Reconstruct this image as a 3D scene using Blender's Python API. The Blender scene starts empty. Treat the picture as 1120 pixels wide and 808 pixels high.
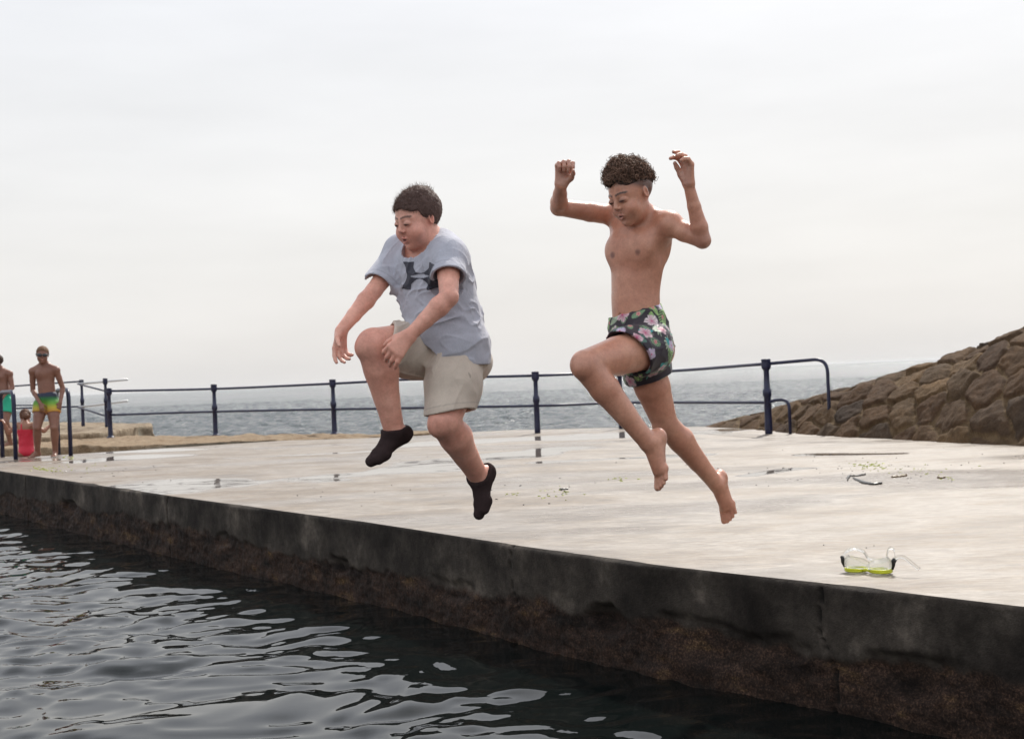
import bpy, math, random
import numpy as np
from mathutils import Vector, Matrix
from mathutils.bvhtree import BVHTree
R = math.radians
random.seed(7); rng = np.random.default_rng(7)
scene = bpy.context.scene
C = scene.collection

# ------------------------------------------------------------------ camera
H = 0.735                       # eye height above the deck (deck z = 0)
FPX = 1500.0                    # focal length in photo pixels (1120 wide)
ROLL = 0.041; PITCH = (412.0-404.0)/FPX
fw = Vector((0, math.cos(PITCH), math.sin(PITCH)))
u0 = Vector((0, -math.sin(PITCH), math.cos(PITCH))); x0 = Vector((1, 0, 0))
rc = math.cos(ROLL)*x0 - math.sin(ROLL)*u0
uc = math.sin(ROLL)*x0 + math.cos(ROLL)*u0
cam_d = bpy.data.cameras.new('camera'); cam = bpy.data.objects.new('camera', cam_d); C.objects.link(cam)
m = Matrix((rc, uc, -fw)).transposed().to_4x4(); m.translation = Vector((0, 0, H))
cam.matrix_world = m
cam_d.sensor_width = 36; cam_d.lens = FPX/1120*36
cam_d.clip_start = 0.1; cam_d.clip_end = 20000
cam_d.dof.use_dof = True; cam_d.dof.focus_distance = 4.85; cam_d.dof.aperture_fstop = 9
scene.camera = cam

def P(px, py, Y):
    """world point seen at a photo pixel at distance Y along the view"""
    d = fw + (px-560)/FPX*rc + (404-py)/FPX*uc
    return np.array(Vector((0, 0, H)) + d*(Y/d.y))
def G(px, py, z=0.0):
    """world point seen at a photo pixel on the level z"""
    d = fw + (px-560)/FPX*rc + (404-py)/FPX*uc
    return np.array(Vector((0, 0, H)) + d*((z-H)/d.z))

# ------------------------------------------------------------------ light
SUN_EL, SUN_AZ = R(46), R(20)   # azimuth measured from +Y (view) towards +X
sd = Vector((math.sin(SUN_AZ)*math.cos(SUN_EL), math.cos(SUN_AZ)*math.cos(SUN_EL), math.sin(SUN_EL)))
sun_d = bpy.data.lights.new('sun', 'SUN'); sun_d.energy = 4.2; sun_d.angle = R(1.2); sun_d.color = (1, .95, .87)
sun = bpy.data.objects.new('sun', sun_d); C.objects.link(sun)
sun.rotation_euler = (-sd).to_track_quat('-Z', 'Y').to_euler(); sun.location = (0, 0, 30)

world = bpy.data.worlds.new('World'); scene.world = world; world.use_nodes = True
nt = world.node_tree; nt.nodes.clear()
def wn(t, **k):
    n = nt.nodes.new(t)
    for a, b in k.items(): setattr(n, a, b)
    return n
out = wn('ShaderNodeOutputWorld'); bg = wn('ShaderNodeBackground'); bg.inputs['Strength'].default_value = 0.1
sky = wn('ShaderNodeTexSky', sky_type='NISHITA', sun_disc=False, sun_elevation=SUN_EL, sun_rotation=SUN_AZ)
sky.dust_density = 3.0
tc = wn('ShaderNodeTexCoord')
sep = wn('ShaderNodeSeparateXYZ'); nt.links.new(tc.outputs['Generated'], sep.inputs[0])
ramp = wn('ShaderNodeValToRGB')         # veil of thin high cloud, by height above the horizon
cr = ramp.color_ramp
cr.elements[0].position = 0.0; cr.elements[0].color = (.80, .785, .775, 1)
cr.elements[1].position = 1.0; cr.elements[1].color = (.78, .81, .88, 1)
for p_, c_ in ((.03, (.825, .81, .795, 1)), (.10, (.86, .85, .835, 1)), (.22, (.87, .875, .885, 1)), (.45, (1.06, 1.09, 1.17, 1))):
    e = cr.elements.new(p_); e.color = c_
nt.links.new(sep.outputs['Z'], ramp.inputs[0])
mp = wn('ShaderNodeMapping'); mp.inputs['Scale'].default_value = (1.1, 1.1, 5.5); mp.inputs['Rotation'].default_value = (0, R(6), 0)
nt.links.new(tc.outputs['Generated'], mp.inputs[0])
nz = wn('ShaderNodeTexNoise'); nz.inputs['Scale'].default_value = 2.2; nz.inputs['Detail'].default_value = 7; nz.inputs['Roughness'].default_value = .55
nt.links.new(mp.outputs[0], nz.inputs['Vector'])
mr = wn('ShaderNodeMapRange'); mr.inputs[1].default_value = .3; mr.inputs[2].default_value = .7; mr.inputs[3].default_value = .92; mr.inputs[4].default_value = 1.05
nt.links.new(nz.outputs['Fac'], mr.inputs[0])
dotn = wn('ShaderNodeVectorMath', operation='DOT_PRODUCT'); dotn.inputs[1].default_value = tuple(sd)
nrm = wn('ShaderNodeVectorMath', operation='NORMALIZE'); nt.links.new(tc.outputs['Generated'], nrm.inputs[0])
nt.links.new(nrm.outputs[0], dotn.inputs[0])
mr2 = wn('ShaderNodeMapRange'); mr2.inputs[1].default_value = -1; mr2.inputs[2].default_value = .55; mr2.inputs[3].default_value = 11.0; mr2.inputs[4].default_value = 10.75
nt.links.new(dotn.outputs['Value'], mr2.inputs[0])
mul = wn('ShaderNodeMath', operation='MULTIPLY'); nt.links.new(mr.outputs[0], mul.inputs[0]); nt.links.new(mr2.outputs[0], mul.inputs[1])
vs = wn('ShaderNodeVectorMath', operation='SCALE'); nt.links.new(ramp.outputs[0], vs.inputs[0]); nt.links.new(mul.outputs[0], vs.inputs['Scale'])
mixn = wn('ShaderNodeMixRGB'); mixn.inputs[0].default_value = .90
nt.links.new(sky.outputs[0], mixn.inputs[1]); nt.links.new(vs.outputs[0], mixn.inputs[2])
nt.links.new(mixn.outputs[0], bg.inputs['Color']); nt.links.new(bg.outputs[0], out.inputs[0])

scene.view_settings.view_transform = 'Standard'; scene.view_settings.look = 'None'
scene.view_settings.exposure = 0.0; scene.view_settings.gamma = 1.0; scene.view_settings.use_curve_mapping = False
scene.render.engine = 'CYCLES'

# ------------------------------------------------------------------ numeric helpers
def A(*v): return np.array(v, dtype=float)
def unit(v): v = np.asarray(v, float); return v/np.linalg.norm(v)
def _h(ix, iy, iz, seed):
    n = (ix.astype(np.uint32)*np.uint32(374761393) + iy.astype(np.uint32)*np.uint32(668265263)
         + iz.astype(np.uint32)*np.uint32(2147483647) + np.uint32(seed*1013904223 & 0xffffffff))
    n = (n ^ (n >> np.uint32(13)))*np.uint32(1274126177); n = n ^ (n >> np.uint32(16))
    n = (n*np.uint32(2246822519)) ^ (n >> np.uint32(11))
    return (n & np.uint32(0xffffff)).astype(np.float32)/float(0xffffff)*2-1
def vnoise(p, seed=0):
    p = np.asarray(p, np.float64); i = np.floor(p).astype(np.int64); f = (p-i).astype(np.float32)
    f = f*f*f*(f*(f*6-15)+10); o = 0
    for dx in (0, 1):
        for dy in (0, 1):
            for dz in (0, 1):
                w = (f[:, 0] if dx else 1-f[:, 0])*(f[:, 1] if dy else 1-f[:, 1])*(f[:, 2] if dz else 1-f[:, 2])
                o = o + w*_h(i[:, 0]+dx, i[:, 1]+dy, i[:, 2]+dz, seed)
    return o
def fbm(p, octv=4, seed=0, lac=2.03, gain=.5):
    o = 0; a = 1.; p = np.asarray(p, float)
    for k in range(octv): o = o+a*vnoise(p, seed+k*17); p = p*lac+11.3; a *= gain
    return o
def sstep(a, b, x): t = np.clip((x-a)/(b-a), 0, 1); return t*t*(3-2*t)

ORG = {}
def mk(name, V, F, mat, parent=None, origin=None, col=None, smooth=True, attrs=None, colname='Col'):
    """link vertices/faces (world coordinates) as one mesh object"""
    V = np.asarray(V, float)
    o_ = np.array(ORG[parent.name]) if parent is not None else np.array(origin if origin is not None else (0, 0, 0), float)
    me = bpy.data.meshes.new(name)
    if isinstance(F, np.ndarray):
        n, w = F.shape
        me.vertices.add(len(V)); me.vertices.foreach_set('co', (V-o_).astype(np.float32).ravel())
        me.loops.add(n*w); me.loops.foreach_set('vertex_index', F.astype(np.int32).ravel())
        me.polygons.add(n); me.polygons.foreach_set('loop_start', np.arange(0, n*w, w, dtype=np.int32))
        me.update(calc_edges=True); me.validate()
    else:
        me.from_pydata((V-o_).tolist(), [], [tuple(int(i) for i in f) for f in F]); me.update()
    me.polygons.foreach_set('use_smooth', [smooth]*len(me.polygons))
    if col is not None:
        a = me.color_attributes.new(colname, 'FLOAT_COLOR', 'POINT')
        c4 = np.ones((len(V), 4), np.float32); c4[:, :3] = col; a.data.foreach_set('color', c4.ravel())
    for k, v in (attrs or {}).items():
        a = me.attributes.new(k, 'FLOAT', 'POINT'); a.data.foreach_set('value', np.asarray(v, np.float32))
    if mat: me.materials.append(mat)
    ob = bpy.data.objects.new(name, me); C.objects.link(ob)
    if parent is not None: ob.parent = parent; ORG[ob.name] = ORG[parent.name]
    else: ob.location = o_; ORG[ob.name] = tuple(o_)
    return ob
def empty(name, loc):
    o = bpy.data.objects.new(name, None); C.objects.link(o); o.location = loc; o.empty_display_size = .1; ORG[o.name] = tuple(loc); return o
def tag(o, label=None, cat=None, group=None, kind=None):
    if label: o['label'] = label
    if cat: o['category'] = cat
    if group: o['group'] = group
    if kind: o['kind'] = kind
    return o

# --- small mesh makers, all return (V, F lists)
class MB:
    def __init__(s): s.V = []; s.F = []
    def add(s, V, F):
        b = len(s.V); s.V += [tuple(v) for v in V]; s.F += [tuple(i+b for i in f) for f in F]
    def tube(s, pts, r, n=8, caps=True):
        pts = [np.asarray(p, float) for p in pts]; rs = r if hasattr(r, '__len__') else [r]*len(pts)
        t0 = unit(pts[1]-pts[0]); up = A(0, 0, 1) if abs(t0[2]) < .9 else A(1, 0, 0)
        a = unit(np.cross(t0, up)); V = []; F = []
        for i, p in enumerate(pts):
            t = unit((pts[min(i+1, len(pts)-1)]-pts[max(i-1, 0)]))
            a = unit(a-t*np.dot(a, t)); b = np.cross(t, a)
            for k in range(n):
                th = 2*math.pi*k/n; V.append(p+rs[i]*(math.cos(th)*a+math.sin(th)*b))
        for i in range(len(pts)-1):
            for k in range(n):
                F.append((i*n+k, i*n+(k+1) % n, (i+1)*n+(k+1) % n, (i+1)*n+k))
        if caps: F.append(tuple(range(n-1, -1, -1))); F.append(tuple((len(pts)-1)*n+k for k in range(n)))
        s.add(V, F)
    def lathe(s, base, prof, n=20, axis=(0, 0, 1)):
        s.tube([np.asarray(base)+np.asarray(axis)*z for r, z in prof], [r for r, z in prof], n)
    def build(s, name, mat, parent=None, **k): return mk(name, s.V, s.F, mat, parent, **k)
def bez(a, b, c, n=8):
    a, b, c = map(np.asarray, (a, b, c)); return [(1-t)**2*a+2*t*(1-t)*b+t*t*c for t in np.linspace(0, 1, n)]
def grid_faces(nu, nv):
    i = np.arange(nu-1)[:, None]; j = np.arange(nv-1)[None, :]; a = i*nv+j
    return np.stack([a, a+nv, a+nv+1, a+1], -1).reshape(-1, 4)

# ------------------------------------------------------------------ materials
class Mt:
    def __init__(s, name):
        s.m = bpy.data.materials.new(name); s.m.use_nodes = True; s.t = s.m.node_tree
        s.b = s.t.nodes['Principled BSDF']
    def n(s, t, **k):
        n = s.t.nodes.new(t)
        for a, b in k.items(): setattr(n, a, b)
        return n
    def l(s, a, b): s.t.links.new(a, b)
    def set(s, **k):
        for a, v in k.items():
            i = s.b.inputs[a.replace('_', ' ')]
            if hasattr(v, 'is_linked') or isinstance(v, bpy.types.NodeSocket): s.l(v, i)
            else: i.default_value = (*v, 1) if isinstance(v, tuple) and len(v) == 3 and i.type == 'RGBA' else v
        return s
    def coord(s, scale=(1, 1, 1), rot=(0, 0, 0), kind='Object'):
        t = s.n('ShaderNodeTexCoord'); mpn = s.n('ShaderNodeMapping'); mpn.inputs['Scale'].default_value = scale; mpn.inputs['Rotation'].default_value = rot
        s.l(t.outputs[kind], mpn.inputs[0]); return mpn.outputs[0]
    def noise(s, scale, detail=4, rough=.5, vec=None, dist=0):
        n = s.n('ShaderNodeTexNoise'); n.inputs['Scale'].default_value = scale; n.inputs['Detail'].default_value = detail
        n.inputs['Roughness'].default_value = rough; n.inputs['Distortion'].default_value = dist
        s.l(vec if vec is not None else s.coord(), n.inputs['Vector']); return n.outputs['Fac']
    def ramp(s, fac, stops):
        n = s.n('ShaderNodeValToRGB'); c = n.color_ramp
        c.elements[0].position = stops[0][0]; c.elements[0].color = (*stops[0][1], 1) if hasattr(stops[0][1], '__len__') else (stops[0][1],)*3+(1,)
        c.elements[1].position = stops[-1][0]; c.elements[1].color = (*stops[-1][1], 1) if hasattr(stops[-1][1], '__len__') else (stops[-1][1],)*3+(1,)
        for p_, c_ in stops[1:-1]:
            e = c.elements.new(p_); e.color = (*c_, 1) if hasattr(c_, '__len__') else (c_, c_, c_, 1)
        s.l(fac, n.inputs[0]); return n.outputs[0]
    def mix(s, f, a, b, mode='MIX'):
        n = s.n('ShaderNodeMixRGB', blend_type=mode)
        for i, v in enumerate((f, a, b)):
            if isinstance(v, bpy.types.NodeSocket): s.l(v, n.inputs[i])
            else: n.inputs[i].default_value = v if i == 0 else (*v, 1)
        return n.outputs[0]
    def math(s, op, a, b=0.0):
        n = s.n('ShaderNodeMath', operation=op)
        for i, v in enumerate((a, b)):
            if isinstance(v, bpy.types.NodeSocket): s.l(v, n.inputs[i])
            else: n.inputs[i].default_value = v
        return n.outputs[0]
    def attr(s, name, out='Fac'):
        n = s.n('ShaderNodeAttribute'); n.attribute_name = name; return n.outputs[out]
    def bump(s, h, strength=.5, dist=.01, nrm=None):
        n = s.n('ShaderNodeBump'); n.inputs['Strength'].default_value = strength; n.inputs['Distance'].default_value = dist
        s.l(h, n.inputs['Height'])
        if nrm is not None: s.l(nrm, n.inputs['Normal'])
        s.l(n.outputs[0], s.b.inputs['Normal']); return n.outputs[0]
# ------------------------------------------------------------------ implicit bodies -> one continuous surface
class Blob:
    def __init__(s): s.ops = []; s.post = []
    def cap(s, a, b, ra, rb=None, k=.015, sub=False):
        s.ops.append(('c', np.asarray(a, float), np.asarray(b, float), ra, ra if rb is None else rb, k, sub)); return s
    def ell(s, c, r, Rm=None, k=.015, sub=False):
        r = np.asarray(r if hasattr(r, '__len__') else (r, r, r), float)
        s.ops.append(('e', np.asarray(c, float), r, np.eye(3) if Rm is None else np.asarray(Rm), None, k, sub)); return s
    def build(s, h, far=.05):
        lo = np.full(3, 1e9); hi = -lo; bbs = []
        for op in s.ops:
            k = op[5]
            if op[0] == 'c': r = max(op[3], op[4]); l = np.minimum(op[1], op[2])-r; u = np.maximum(op[1], op[2])+r
            else:
                e = np.sqrt(((op[3]*op[2][None, :])**2).sum(1)); l = op[1]-e; u = op[1]+e
            bbs.append((l-k-2*h-.012, u+k+2*h+.012))
            if not op[6]: lo = np.minimum(lo, l); hi = np.maximum(hi, u)
        lo -= 4*h+.012; hi += 4*h+.012; dim = np.ceil((hi-lo)/h).astype(int)+1
        D = np.full(dim, far, np.float32)
        ax = [(lo[i]+h*np.arange(dim[i])).astype(np.float32) for i in range(3)]
        for op, (l, u) in zip(s.ops, bbs):
            i0 = np.clip(np.floor((l-lo)/h).astype(int), 0, dim-1); i1 = np.clip(np.ceil((u-lo)/h).astype(int)+1, 0, dim)
            if (i1 <= i0).any(): continue
            X = ax[0][i0[0]:i1[0]][:, None, None]; Y = ax[1][i0[1]:i1[1]][None, :, None]; Z = ax[2][i0[2]:i1[2]][None, None, :]
            if op[0] == 'c':
                a, b, ra, rb = op[1:5]; d = b-a; L2 = max(float(d@d), 1e-9)
                t = np.clip(((X-a[0])*d[0]+(Y-a[1])*d[1]+(Z-a[2])*d[2])/L2, 0, 1)
                v = np.sqrt((X-a[0]-t*d[0])**2+(Y-a[1]-t*d[1])**2+(Z-a[2]-t*d[2])**2)-(ra+(rb-ra)*t)
            else:
                c, r, Rm = op[1:4]; k0 = 0; k1 = 0
                for j in range(3):
                    q = (X-c[0])*Rm[0, j]+(Y-c[1])*Rm[1, j]+(Z-c[2])*Rm[2, j]
                    k0 = k0+(q/r[j])**2; k1 = k1+(q/r[j]**2)**2
                k0 = np.sqrt(k0); k1 = np.sqrt(k1)+1e-6; v = k0*(k0-1)/k1
                v = np.where(k0 < .3, -min(r)*.8, v)
            k = max(op[5], 1e-4); sl = (slice(i0[0], i1[0]), slice(i0[1], i1[1]), slice(i0[2], i1[2])); cur = D[sl]
            v = v.astype(np.float32)
            if not op[6]:
                hh = np.clip(.5+.5*(cur-v)/k, 0, 1); D[sl] = cur+(v-cur)*hh-k*hh*(1-hh)
            else:
                v = -v; hh = np.clip(.5+.5*(v-cur)/k, 0, 1); D[sl] = cur+(v-cur)*hh+k*hh*(1-hh)
        for fn, band in s.post:       # fn(points, values)->values in a narrow band (or everywhere when band is None)
            idx = np.nonzero(np.abs(D) < band)
            p = np.stack([ax[i][idx[i]] for i in range(3)], 1); D[idx] = fn(p, D[idx])
        return nets(D, lo, h)
def nets(D, lo, h):
    S = D < 0; c = []
    for dx in (0, 1):
        for dy in (0, 1):
            for dz in (0, 1):
                c.append(S[dx:S.shape[0]-1+dx, dy:S.shape[1]-1+dy, dz:S.shape[2]-1+dz])
    an = c[0].copy(); al = c[0].copy()
    for q in c[1:]: an |= q; al &= q
    act = an & ~al; ix = np.stack(np.nonzero(act), 1); idm = np.full(act.shape, -1, np.int32); idm[act] = np.arange(len(ix))
    cr = [(dx, dy, dz) for dx in (0, 1) for dy in (0, 1) for dz in (0, 1)]
    vals = np.stack([D[ix[:, 0]+a, ix[:, 1]+b, ix[:, 2]+d] for a, b, d in cr], 1).astype(np.float64)
    acc = np.zeros((len(ix), 3)); cnt = np.zeros(len(ix))
    for i in range(8):
        for j in range(i+1, 8):
            if sum(abs(cr[i][k]-cr[j][k]) for k in range(3)) != 1: continue
            a, b = vals[:, i], vals[:, j]; mk_ = (a < 0) != (b < 0); t = np.where(mk_, a/np.where(a-b == 0, 1, a-b), 0)
            p = np.array(cr[i])[None, :]+t[:, None]*(np.array(cr[j])-np.array(cr[i]))[None, :]
            acc += p*mk_[:, None]; cnt += mk_
    V = lo+(ix+acc/cnt[:, None])*h; Fs = []
    for ax_ in range(3):
        a = [slice(None)]*3; b = [slice(None)]*3; a[ax_] = slice(0, -1); b[ax_] = slice(1, None)
        s0, s1 = S[tuple(a)], S[tuple(b)]; o1, o2 = (ax_+1) % 3, (ax_+2) % 3
        for sgn in (True, False):
            e = np.stack(np.nonzero((s0 != s1) & (s0 == sgn)), 1)
            e = e[(e[:, o1] > 0) & (e[:, o2] > 0) & (e[:, o1] < S.shape[o1]-1) & (e[:, o2] < S.shape[o2]-1)]
            if not len(e): continue
            q = []
            for (da, db) in ((0, 0), (1, 0), (1, 1), (0, 1)):
                f = e.copy(); f[:, o1] -= da; f[:, o2] -= db; q.append(idm[f[:, 0], f[:, 1], f[:, 2]])
            q = np.stack(q, 1); Fs.append(q if sgn else q[:, ::-1])
    F = np.concatenate(Fs); F = F[(F >= 0).all(1)]
    return V, F
def relax(V, F, it=2, w=.5):
    for _ in range(it):
        acc = np.zeros_like(V); n = np.zeros(len(V))
        for k in range(4):
            i = F[:, k]; j = F[:, (k+1) % 4]
            for d in range(3): acc[:, d] += np.bincount(i, V[j, d], len(V))+np.bincount(j, V[i, d], len(V))
            n += np.bincount(i, minlength=len(V))+np.bincount(j, minlength=len(V))
        V = V*(1-w)+w*acc/np.maximum(n, 1)[:, None]
    return V
def vnormals(V, F):
    fn = np.cross(V[F[:, 2]]-V[F[:, 0]], V[F[:, 3]]-V[F[:, 1]]); N = np.zeros_like(V)
    for k in range(4):
        for d in range(3): N[:, d] += np.bincount(F[:, k], fn[:, d], len(V))
    return N/np.maximum(np.linalg.norm(N, axis=1), 1e-12)[:, None]

class Fr:                       # frame: columns L (person's left), F (forward), U (up)
    def __init__(s, o, yaw, pitch=0, roll=0, scale=1.):
        """yaw: 0 faces the camera, + turns towards picture-left; pitch + looks down; roll + tips towards the person's left"""
        y = R(yaw); F = A(-math.sin(y), -math.cos(y), 0); L = A(math.cos(y), -math.sin(y), 0); U = A(0, 0, 1)
        p = R(pitch); F, U = F*math.cos(p)-U*math.sin(p), U*math.cos(p)+F*math.sin(p)
        r = R(roll); U, L = U*math.cos(r)+L*math.sin(r), L*math.cos(r)-U*math.sin(r)
        s.M = np.stack([L, F, U], 1); s.o = np.asarray(o, float); s.s = scale
    def p(s, x, y, z): return s.o+s.M@(np.array((x, y, z), float)*s.s)
    def inv(s, V): return (V-s.o)@s.M/s.s
    def rot(s, ax, deg):
        c, n = math.cos(R(deg)), math.sin(R(deg))
        Q = {'x': [[1, 0, 0], [0, c, -n], [0, n, c]], 'y': [[c, 0, n], [0, 1, 0], [-n, 0, c]], 'z': [[c, -n, 0], [n, c, 0], [0, 0, 1]]}[ax]
        return s.M@np.array(Q)

def head(b, f, fat=0., mouth=.5, ear=1.):
    """f: frame whose origin is the chin level under the head's centre, scale = head height"""
    e = lambda c, r, k=.02, sub=False, Rm=None: b.ell(f.p(*c), np.array(r)*f.s, f.M if Rm is None else Rm, k*f.s, sub)
    cp = lambda a, c, ra, rb, k=.02, sub=False: b.cap(f.p(*a), f.p(*c), ra*f.s, rb*f.s, k*f.s, sub)
    e((0, -.07, .64), (.335+.01*fat, .415, .36), .06)
    e((0, .10, .44), (.275+.03*fat, .265, .36), .08)
    e((0, .12, .20), (.225+.06*fat, .215, .175+.02*fat), .09)
    e((0, .262, .085), (.085, .07, .065), .07)
    for s_ in (-1, 1):
        e((s_*(.155+.02*fat), .22, .32), (.125+.03*fat, .12, .12+.02*fat), .08)
        cp((s_*.05, .335, .58), (s_*.20, .27, .58), .022, .020, .06)
        e((s_*.135, .412, .495), (.085, .055, .055), .04, True)
        e((s_*.135, .302, .495), (.08, .074, .060), .014)
        cp((s_*.075, .372, .482), (s_*.19, .335, .482), .007, .006, .008)       # lower edge of the closed lid
        e((s_*.044, .380, .372), (.029, .030, .025), .018)
        e((s_*.026, .402, .352), (.014, .02, .012), .006, True)
        er = f.rot('z', s_*-22)
        e((s_*.325, -.05, .47), (.036*ear, .070*ear, .098*ear), .03, Rm=er)
        e((s_*.352, -.03, .485), (.014, .040, .065), .012, True, Rm=er)
    cp((0, .345, .55), (0, .405, .41), .022, .034, .04)
    e((0, .412, .392), (.038, .032, .030), .02)
    for s_ in (-1, 1):
        cp((0, .395, .262), (s_*.085, .335, .238), .018, .010, .02)
        cp((0, .385, .195-.02*mouth), (s_*.075, .335, .228-.01*mouth), .022, .010, .02)
    if mouth > .15: e((0, .415, .228-.008*mouth), (.05, .06, .008+.016*mouth), .008, True)
    e((0, .36, .145), (.07, .04, .02), .03, True)

def hand(b, w, D, N, side, hs, curl=(20, 25, 15), spread=6, thumb=(.55, .65, .35), tcurl=20, per=None, r=1.):
    D = unit(D); N = unit(np.asarray(N)-D*np.dot(N, D)); T = np.cross(D, N) if side == 'R' else np.cross(N, D)
    w = np.asarray(w, float); offs = (.165, .055, -.055, -.160); ln = (.42, .47, .43, .34)
    tips = []
    for i in range(4):
        m_ = w+D*hs*(.50-.02*abs(i-1.2))+T*hs*offs[i]
        b.cap(w+T*hs*offs[i]*.45+D*hs*.06, m_, .068*hs*r, .056*hs*r, k=.1*hs)
        cu = per[i] if per else curl; a = 0; p = m_; rr = (.054, .049, .044, .038)
        sp = R((1.2-i)*spread); Df = unit(D*math.cos(sp)+T*math.sin(sp))
        for j, fr in enumerate((.46, .30, .24)):
            a += R(cu[j]); q = p+(Df*math.cos(a)+N*math.sin(a))*ln[i]*hs*fr
            b.cap(p, q, rr[j]*hs*r, rr[j+1]*hs*r, k=.018*hs if j else .03*hs); p = q
        tips.append(p)
    p = w+D*hs*.12+T*hs*.13+N*hs*.02; d = unit(D*thumb[0]+T*thumb[1]+N*thumb[2])
    b.cap(w+D*hs*.05+T*hs*.05, p+d*hs*.15, .075*hs*r, .07*hs*r, k=.08*hs)
    for j, (l, ra, rb) in enumerate(((.20, .066, .055), (.16, .055, .049), (.11, .049, .040))):
        q = p+d*l*hs; b.cap(p, q, ra*hs*r, rb*hs*r, k=.03*hs); p = q
        d = unit(d+(D*.5-T*.6+N*.4)*math.tan(R(tcurl)))
    return tips

def foot(b, an, Fd, Up, fl, r=1., toes=True):
    Fd = unit(Fd); Up = unit(np.asarray(Up)-Fd*np.dot(Up, Fd)); S = np.cross(Fd, Up)
    q = lambda f_, s_, u_: an+Fd*f_*fl+S*s_*fl+Up*u_*fl
    M = np.stack([S, Fd, Up], 1)
    b.ell(q(-.11, 0, -.155), A(.115, .145, .12)*fl*r, M, k=.10*fl)
    b.cap(q(-.02, 0, .02), q(-.13, 0, -.12), .12*fl*r, .11*fl*r, k=.05*fl)
    b.cap(q(-.09, 0, -.165), q(.34, .0, -.215), .098*fl*r, .070*fl*r, k=.05*fl)
    b.cap(q(0, 0, -.04), q(.38, .03, -.20), .135*fl*r, .085*fl*r, k=.05*fl)
    b.cap(q(0, 0, -.1), q(.38, -.08, -.23), .11*fl*r, .06*fl*r, k=.05*fl)
    b.cap(q(.40, .08, -.235), q(.34, -.095, -.245), .068*fl*r, .055*fl*r, k=.04*fl)
    b.cap(q(.34, .07, -.215), q(.55, .06, -.260), .064*fl*r, .040*fl*r, k=.03*fl); b.cap(q(.32, -.07, -.225), q(.48, -.06, -.258), .056*fl*r, .038*fl*r, k=.03*fl)
    if toes:
        for i in range(5):
            s0 = .115-.058*i; e0 = (.62, .63, .60, .56, .50)[i]; rr = (.052, .036, .034, .032, .030)[i]
            b.cap(q(.42-.02*i, s0*.95, -.245), q(e0, s0*1.05, -.265), rr*fl*1.05*r, rr*fl*r, k=.02*fl)
    else:
        b.cap(q(.40, .05, -.235), q(.57, .04, -.255), .085*fl*r, .068*fl*r, k=.08*fl)
        b.cap(q(.36, -.07, -.24), q(.49, -.07, -.258), .072*fl*r, .06*fl*r, k=.08*fl)
    return M

def limb(b, pts, rad, k=.02):
    for i in range(len(pts)-1): b.cap(pts[i], pts[i+1], rad[i], rad[i+1], k)
def lerp(a, b, t): return np.asarray(a)*(1-t)+np.asarray(b)*t

def torso(b, pel, nek, fp, fc, s=1., fat=0., bow=None, slim=1.):
    """pel, nek: centres of pelvis and base of neck; fp/fc: frames of pelvis and chest"""
    bw = np.zeros(3) if bow is None else bow
    e = lambda t, off, r, M, k: b.ell(lerp(pel, nek, t)+bw*math.sin(math.pi*min(max(t, 0), 1))+M@(A(*off)*s), A(r[0]*slim, r[1], r[2])*s, M, k*s)
    e(0, (0, 0, 0), (.118+.03*fat, .088+.02*fat, .09), fp.M, .05)
    e(.22, (0, .004+.02*fat, 0), (.103+.045*fat, .074+.05*fat, .10), fp.M, .06)
    e(.42, (0, .004+.015*fat, 0), (.100+.045*fat, .072+.045*fat, .10), fc.M, .06)
    e(.66, (0, .0, 0), (.122+.03*fat, .079+.025*fat, .125), fc.M, .05)
    e(.86, (0, -.004, 0), (.120+.02*fat, .072+.02*fat, .07), fc.M, .05)
    for sg in (-1, 1):
        e(-.02, (sg*.055, -.055, -.02), (.068+.01*fat, .06+.015*fat, .075), fp.M, .04)
        e(.74, (sg*.055, .053, .0), (.058+.01*fat, .024+.01*fat, .045), fc.M, .05)
        e(.78, (sg*.062, -.05, -.01), (.045, .026, .06), fc.M, .05)
def arm(b, sh, el, wr, s=1., r=(.042, .034, .0295, .031, .0185), chest=None, k=.02):
    if chest is not None: b.cap(chest, sh, .050*s, r[0], .035*s)
    b.ell(sh, r[0]*1.02, None, .02*s); g = .007
    mu = lerp(sh, el, .45); b.cap(sh, mu, r[0], r[1]*1.04, g*2); b.cap(mu, el, r[1]*1.04, r[2]*.94, g)
    mf = lerp(el, wr, .25); b.cap(el, mf, r[2]*.94, r[3], g*1.3); b.cap(mf, lerp(el, wr, .62), r[3], lerp(r[3], r[4], .62), g); b.cap(lerp(el, wr, .62), wr, lerp(r[3], r[4], .62), r[4], g)
def leg(b, hp, kn, an, s=1., r=(.072, .06, .046, .047, .027), back=None, k=.025):
    g = .008; mt_ = lerp(hp, kn, .5); b.cap(hp, mt_, r[0], r[1], g*2); b.cap(mt_, kn, r[1], r[2], g)
    bk = unit(back) if back is not None else A(0, 1, 0)
    mc = lerp(kn, an, .28)+bk*.008*s; b.cap(kn, lerp(kn, an, .95), r[2]*.97, r[4]*.98, g); b.cap(lerp(kn, an, .08), mc, r[2]*.84, r[3]*.94, g*2)
    b.cap(mc, lerp(kn, an, .62)+bk*.002, r[3]*.94, lerp(r[3], r[4], .75), g*2); b.cap(lerp(kn, an, .62)+bk*.002, an, lerp(r[3], r[4], .75), r[4], g)
    sh_ = unit(an-kn); fr = unit(-bk+sh_*np.dot(bk, sh_)); b.ell(kn+fr*r[2]*.55, r[2]*.52, None, .02*s)
    sd_ = np.cross(sh_, fr); b.cap(an-sd_*r[4]*.62, an+sd_*r[4]*.62, r[4]*.46, r[4]*.46, .014*s)

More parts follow.
